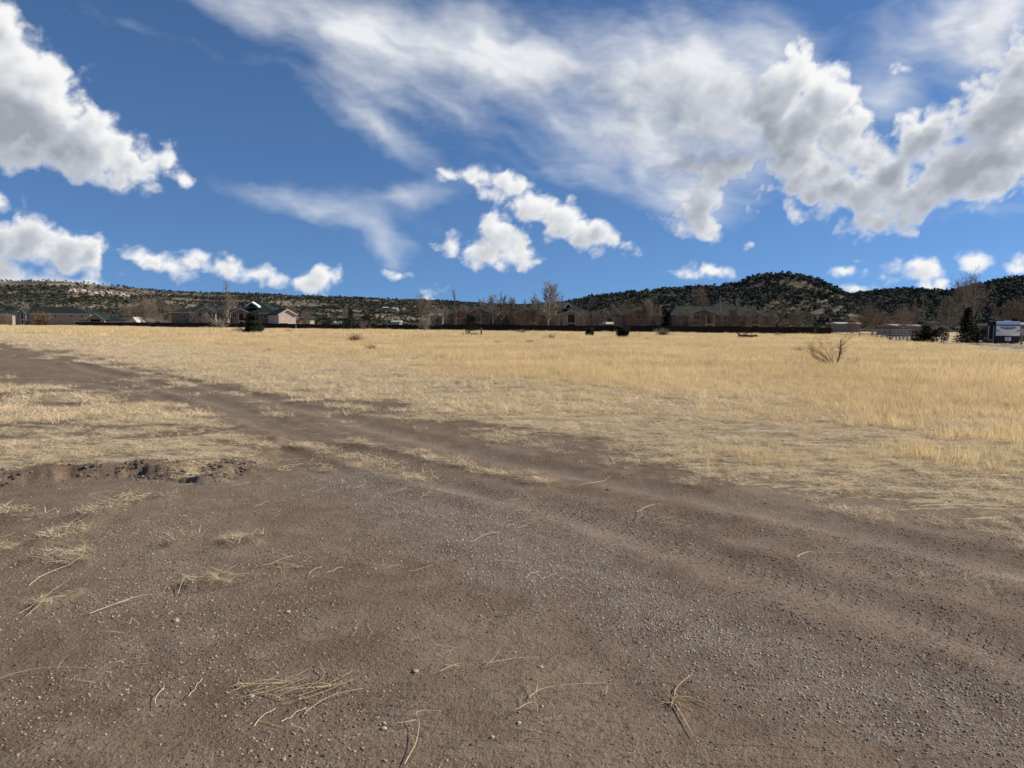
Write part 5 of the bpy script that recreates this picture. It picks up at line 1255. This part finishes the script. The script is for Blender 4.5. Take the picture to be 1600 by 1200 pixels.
def implement():
    x, y = ground(738, 526.5); z = gzs(x, y); s = y / F; e = empty('farm_implement', (x, y, z)); tag(e, 'rusty wrecked farm implement with a pale tarp in front of the dark juniper', 'implement')
    m = MB(); m.box(-13 * s, 11 * s, -.5, .5, 1.2 * s, 2.6 * s); m.path([(-13 * s, 0, 2 * s), (-15 * s, 0, 5 * s)], .12, .1); m.build('frame', M['rust'], e)
    for a, b in ((-10.5, 9), (-2, 6), (3, 4.5)):
        m = MB(); m.box(a * s, (a + 1) * s, -.1, .1, 2 * s, b * s); m.box((a + 6) * s, (a + 7) * s, -.1, .1, 2 * s, (b - 1) * s); m.box(a * s, (a + 7) * s, -.1, .1, (b - 1) * s, b * s); m.build('bracket', M['rust'], e)
    m = MB(); m.add([(-9 * s, -.3, 3 * s), (-3 * s, -.3, 3.2 * s), (-3.5 * s, .3, 8 * s), (-8 * s, .3, 7.6 * s), (-6 * s, -.1, 6 * s)], [(0, 1, 4), (1, 2, 4), (2, 3, 4), (3, 0, 4)]); m.build('tarp', M['tarp'], e)
    m = MB(); m.add([(2 * s, -.2, 3.3 * s), (11 * s, -.25, 3 * s), (10.5 * s, .3, 6 * s), (4 * s, .3, 7 * s), (6 * s, 0, 5.8 * s)], [(0, 1, 4), (1, 2, 4), (2, 3, 4), (3, 0, 4)]); m.build('tarp', M['tarp'], e)
    for q in (-7, 0, 7):
        w = MB(); w.tube((q * s, -.62, 2.2 * s), (q * s, -.50, 2.2 * s), 2.2 * s, n=14); w.build('wheel', M['rust'], e)
    x, y = ground(752, 526.5); tag(MB().box(-.11, .11, -.11, .11, -.2, 13.5 * y / F).build('fence_post', M['post'], loc=(x, y, gzs(x, y))), 'pale weathered post standing at the right end of the rusty implement', 'post')
    for px, tp, sd, lb in ((728, 509, 1, 'left dead stem'), (736.5, 506, 2, 'right dead stem')):
        pass
implement()

# ------------------------------------------------------------------ junipers on the hills
JB = [juniper_crown('juniper_tree', 230, 0.13, M['farjuniper'], 200 + i, (0.5, 0.62, 0.42, 0.55, 0.5, 0.48)[i], 9, 0.12) for i in range(6)]
JF = asset_collection('juniper_clump', [juniper_crown('juniper_clump', 90, 0.20, M['farjuniper'], 300 + i, 0.58, 7, 0.12) for i in range(5)])
def hill_trees(hf, az, n, dens, tmax=1.12):
    A = az[0] + (az[-1] - az[0]) * rng.random(n * 6); t = rng.random(n * 6) ** 0.8 * tmax
    x, y, z = hf(A, t); keepm = rng.random(n * 6) < dens(x, y, t, A); i = np.where(keepm)[0][:n]
    return x[i], y[i], z[i], t[i], A[i]
PXA = lambda px: math.atan2(ray(px, 470)[0], ray(px, 470)[1])
def d_left(x, y, t, A):
    c = fbm(x / 90, y / 90, 4) + .05; open_ = sstep(PXA(520), PXA(150), A) * sstep(0.72, 0.92, t)
    quarry = sstep(PXA(95), PXA(120), A) * sstep(PXA(235), PXA(200), A) * sstep(.55, .62, t) * sstep(.86, .8, t)
    return np.clip(0.48 + 4.2 * (c - .50), 0.10, 1) * (1 - .86 * open_) * (1 - .8 * quarry)
def d_cone(x, y, t, A): 
    c = fbm(x / 40, y / 40, 4); return np.clip(0.72 + 2.6 * (c - .48), 0.3, 1) * (1 - .3 * sstep(PXA(1255), PXA(1330), A) * sstep(.9, .3, t))
def d_right(x, y, t, A): return np.clip(0.7 + 1.5 * (fbm(x / 80, y / 80, 4) - .45), 0.2, 1)
def place_hill(nm, label, zones, hf, az, n, dens, s0, s1, nind):
    x, y, z, t, A = hill_trees(hf, az, n, dens); h = (s0 + (s1 - s0) * rng.random(len(x)) ** 1.5) * (0.75 + 0.25 * np.clip(t, 0, 1))
    u, v = proj(x, y, z); vis = (u > 5) & (u < 1595) & (t < 1.05)
    score = np.where(vis, h / y * (1 + .8 * sstep(.6, 1, t)), 0); order = np.argsort(-score); ind = order[:nind]; rest = order[nind:]
    base = []
    for k in ind:
        me = JB[int(k) % 6]; o = link('juniper_tree', me, None, (x[k], y[k], z[k] - .2), (0, 0, random.random() * 6), (h[k] * .95, h[k] * .95, h[k]))
        wh = next(w for lim, w in zones if u[k] < lim); hgt = 'on the skyline crest' if t[k] > .9 else ('high on the slope' if t[k] > .6 else 'low on the slope')
        tag(o, 'dark juniper %s of %s' % (hgt, wh), 'tree', 'junipers %s of %s' % (hgt, wh))
    m = len(rest); hh = h[rest]
    scatter(nm, label + ', the smaller ones', np.stack([x[rest], y[rest], z[rest] - .25], 1), np.stack([0 * hh, 0 * hh, rng.random(m) * 6.28], 1), np.stack([hh * 1.05, hh * 1.05, hh * .9], 1), rng.integers(0, 5, m), JF)
place_hill('mesa_junipers', 'dark juniper scattered over the long grassy mesa', [(160, 'the mesa above the leftmost apartment'), (300, 'the mesa above the low clubhouse'), (480, 'the mesa above the poplar'), (700, 'the mesa above the conifers'), (9999, 'the mesa behind the middle apartments')], hf_left, az_left, 26000, d_left, 2.6, 5.4, 90)
place_hill('cone_hill_junipers', 'dark juniper dotted over the rocky cone shaped hill', [(960, 'the low shoulder right of the white dormer'), (1060, 'the long left shoulder of the cone hill'), (1160, 'the ridge just left of the cone hill'), (1210, 'the left flank of the cone hill'), (1250, 'the middle of the cone hill'), (1300, 'the right flank of the cone hill'), (9999, 'the right foot of the cone hill')], hf_cone, az_cone, 8500, d_cone, 2.8, 6.5, 150)
place_hill('wooded_hill_trees', 'dark juniper in the woods on the right hand hill', [(1400, 'the wooded hill beside the cone hill'), (1500, 'the wooded hill behind the dark hedge'), (9999, 'the wooded hill above the parked trailer')], hf_right, az_right, 9000, d_right, 4.5, 8.0, 60)
# pale rockslide on the mesa
rocks = asset_collection('boulder', [rock_mesh('boulder', M['boulder'], 40 + i) for i in range(4)])
def rockslide():
    n = 420; A = PXA(100) + (PXA(225) - PXA(100)) * rng.random(n); t = .60 + .24 * rng.random(n) - .1 * (A - PXA(100)) / (PXA(225) - PXA(100)); x, y, z = hf_left(A, t)
    c = fbm(x / 25, y / 60, 3); k = c > .52; m = k.sum()
    scatter('rockslide', 'pale boulders strewn below the rim of the mesa', np.stack([x, y, z], 1)[k], eul(m, .5), 2.0 + 7 * rng.random(m) ** 2, rng.integers(0, 4, m), rocks)
rockslide()
def talus():
    n = 900; A = az_cone[0] + (az_cone[-1] - az_cone[0]) * rng.random(n); t = .15 + .85 * rng.random(n); x, y, z = hf_cone(A, t); c = fbm(x / 18, y / 50, 3); k = c > .52; m = k.sum()
    scatter('talus', 'weathered rocks on the slope of the cone hill', np.stack([x, y, z], 1)[k], eul(m, .5), 0.6 + 1.5 * rng.random(m) ** 2, rng.integers(0, 4, m), rocks)
talus()

# ------------------------------------------------------------------ single things lying on the near dirt
def stalk(label, pts, r=0.0022, twigs=(), mat='pale', name='dry_stalk'):
    """a dry stalk lying on the dirt, its line given by spots on the ground"""
    P = smoothline(gpoly(pts), 5); n = len(P); o = P[0]; m = MB()
    zs = gz(P[:, 0], P[:, 1]); lift = 0.012 + 0.02 * np.abs(np.sin(np.linspace(0, 3.1, n)))
    pts3 = [(P[i, 0] - o[0], P[i, 1] - o[1], zs[i] - zs[0] + lift[i]) for i in range(n)]; m.path(pts3, r * .62, r * .3, 5)
    for tw in twigs:
        Q = smoothline(gpoly(tw), 4); zq = gz(Q[:, 0], Q[:, 1]); m.path([(Q[i, 0] - o[0], Q[i, 1] - o[1], zq[i] - zs[0] + .02 + .006 * i) for i in range(len(Q))], r * .45, r * .2, 4)
    tag(link(name, m.data(name, M[mat]), None, (o[0], o[1], zs[0])), label, 'stalk', 'dry stalks on the near dirt')
stalk('curved S shaped stalk lying nearest the bottom of the view', [(632, 1196), (650, 1165), (655, 1135), (650, 1122), (665, 1115), (690, 1112)], .0026, [[(650, 1128), (635, 1140), (620, 1150)], [(648, 1168), (640, 1160), (605, 1165)]])
stalk('straight pale stalk left of the S shaped one', [(475, 1115), (500, 1102), (530, 1090), (568, 1078)], .0028, [[(500, 1102), (520, 1100), (540, 1088)]])
stalk('long forked stalk lying across the centre of the near dirt', [(685, 1053), (715, 1044), (760, 1044), (800, 1034), (843, 1026)], .0024, [[(760, 1044), (775, 1035), (783, 1027)], [(718, 1045), (700, 1052), (688, 1056)]])
stalk('bent stalk with a hooked right end near the bottom centre', [(826, 1092), (845, 1083), (880, 1078), (920, 1074), (948, 1072), (946, 1085)], .0026, [[(838, 1088), (840, 1072), (836, 1062)]])
stalk('knotted root like straw below the bent stalk', [(790, 1113), (808, 1113), (825, 1106), (838, 1104), (840, 1112)], .003, [[(838, 1104), (834, 1098), (844, 1086)], [(808, 1113), (812, 1118), (815, 1110)]])
stalk('very pale thin stalk in the left foreground dirt', [(0, 1066), (40, 1058), (90, 1052), (145, 1049)], .002, [[(90, 1052), (100, 1045), (120, 1044)]])
stalk('long thin curved stalk in the left middle dirt', [(278, 932), (290, 915), (330, 915), (370, 907), (408, 904)], .003, [[(330, 915), (350, 912), (375, 912)]])
stalk('pale stalk pointing left in the dirt below the straw island', [(140, 963), (200, 945), (235, 938), (262, 940)], .003, [[(200, 945), (180, 956)], [(170, 954), (150, 950), (140, 940)]])
stalk('fine dry stem by the right tyre marks', [(1142, 912), (1140, 905), (1170, 906), (1200, 903), (1228, 905)], .003)
stalk('thin bent stem near the right side gravel', [(1283, 1094), (1300, 1098), (1340, 1108), (1375, 1118)], .0024, [[(1290, 1096), (1285, 1092), (1262, 1096)]])
stalk('short pale stem lying on the track in the centre right', [(995, 805), (1015, 797), (1040, 795), (1052, 797)], .004, [[(1000, 803), (1003, 815), (995, 822)]])
stalk('slanting pale stem right of the rut in the centre', [(905, 762), (930, 758), (955, 745)], .004)
stalk('thin pale stem lying above the centre gravel', [(740, 852), (760, 845), (780, 838)], .003, [[(740, 852), (735, 858), (730, 860)]])
stalk('long pale stalk on the left dirt right of the straw patches', [(45, 918), (70, 905), (100, 893), (128, 880)], .003, [[(40, 970), (80, 945), (110, 930)], [(30, 966), (70, 950), (95, 945)]])
stalk('curling pale stem on the upper right gravel track', [(1245, 877), (1262, 868), (1290, 868), (1320, 866)], .0035)
def weed():
    x, y = ground(1052, 1098); z = gzs(x, y); r = random.Random(9); m = MB()
    for i in range(26):
        a = r.random() * 6.283; L = r.uniform(.03, .07); p = Vector((0, 0, .01)); d = Vector((math.cos(a), math.sin(a), r.uniform(.1, .9))).normalized(); pts = [p.copy()]
        for k in range(4): d = (d + Vector((r.gauss(0, .35), r.gauss(0, .35), r.gauss(0, .2) - .12))).normalized(); p = p + d * L / 3; p.z = max(p.z, .003); pts.append(p.copy())
        m.path(pts, .0016, .0008, 4)
    e = empty('dry_weed', (x, y, z)); tag(e, 'dried straw coloured weed with curled leaves and long roots on the dirt', 'weed'); m.build('leaves', M['pale'], e)
    for pl in ([(1054, 1092), (1056, 1078), (1068, 1066), (1082, 1055)], [(1054, 1100), (1062, 1112), (1074, 1132), (1084, 1150)], [(1056, 1090), (1080, 1092), (1100, 1100), (1112, 1106)]):
        P = smoothline(gpoly(pl), 4); mm = MB(); zz = gz(P[:, 0], P[:, 1]); mm.path([(P[i, 0] - x, P[i, 1] - y, zz[i] - z + .012) for i in range(len(P))], .0024, .001, 4); mm.build('root', M['pale'], e)
weed()
def stone(px, py, d, label, mat='whitestone', seed=1, group='loose stones on the near dirt'):
    x, y = ground(px, py); s = d * y / F * .72; me = rock_mesh('stone', M[mat], 900 + seed, 2, .62)
    tag(link('stone', me, None, (x, y, gzs(x, y) + s * .08), (0, 0, seed * 1.7), (s, s, s)), label, 'stone', group)
ST = [(649, 1047, 15, 'pale bluish stone right of the lone straight stalk'), (769, 1147, 14, 'whitish flat stone at the bottom centre'), (600, 1133, 13, 'white stone left of the S shaped stalk'), (811, 1125, 12, 'brown and white stone under the knotted straw'),
      (846, 1040, 11, 'small grey stone near the end of the long forked stalk'), (393, 1084, 14, 'light stone in the left foreground'), (450, 958, 12, 'white chip in the left middle dirt'), (275, 970, 16, 'flat pale stone left of the white chip'),
      (555, 980, 7, 'little white stone in the centre left dirt'), (1586, 1146, 9, 'white stone near the right bottom corner'), (1403, 1186, 9, 'pale pebble at the bottom edge on the right'), (1190, 830, 7, 'white pebble on the right track'),
      (1383, 1149, 8, 'pale pebble above the bottom edge on the right'), (302, 737, 9, 'round stone in the dug hole by the straw island'), (950, 769, 10, 'dark clod of soil on the track in the centre right', 'clod'), (70, 1170, 0, '')]
for i, t in enumerate(ST):
    if t[2]: stone(t[0], t[1], t[2], t[3], t[4] if len(t) > 4 else 'whitestone', i)
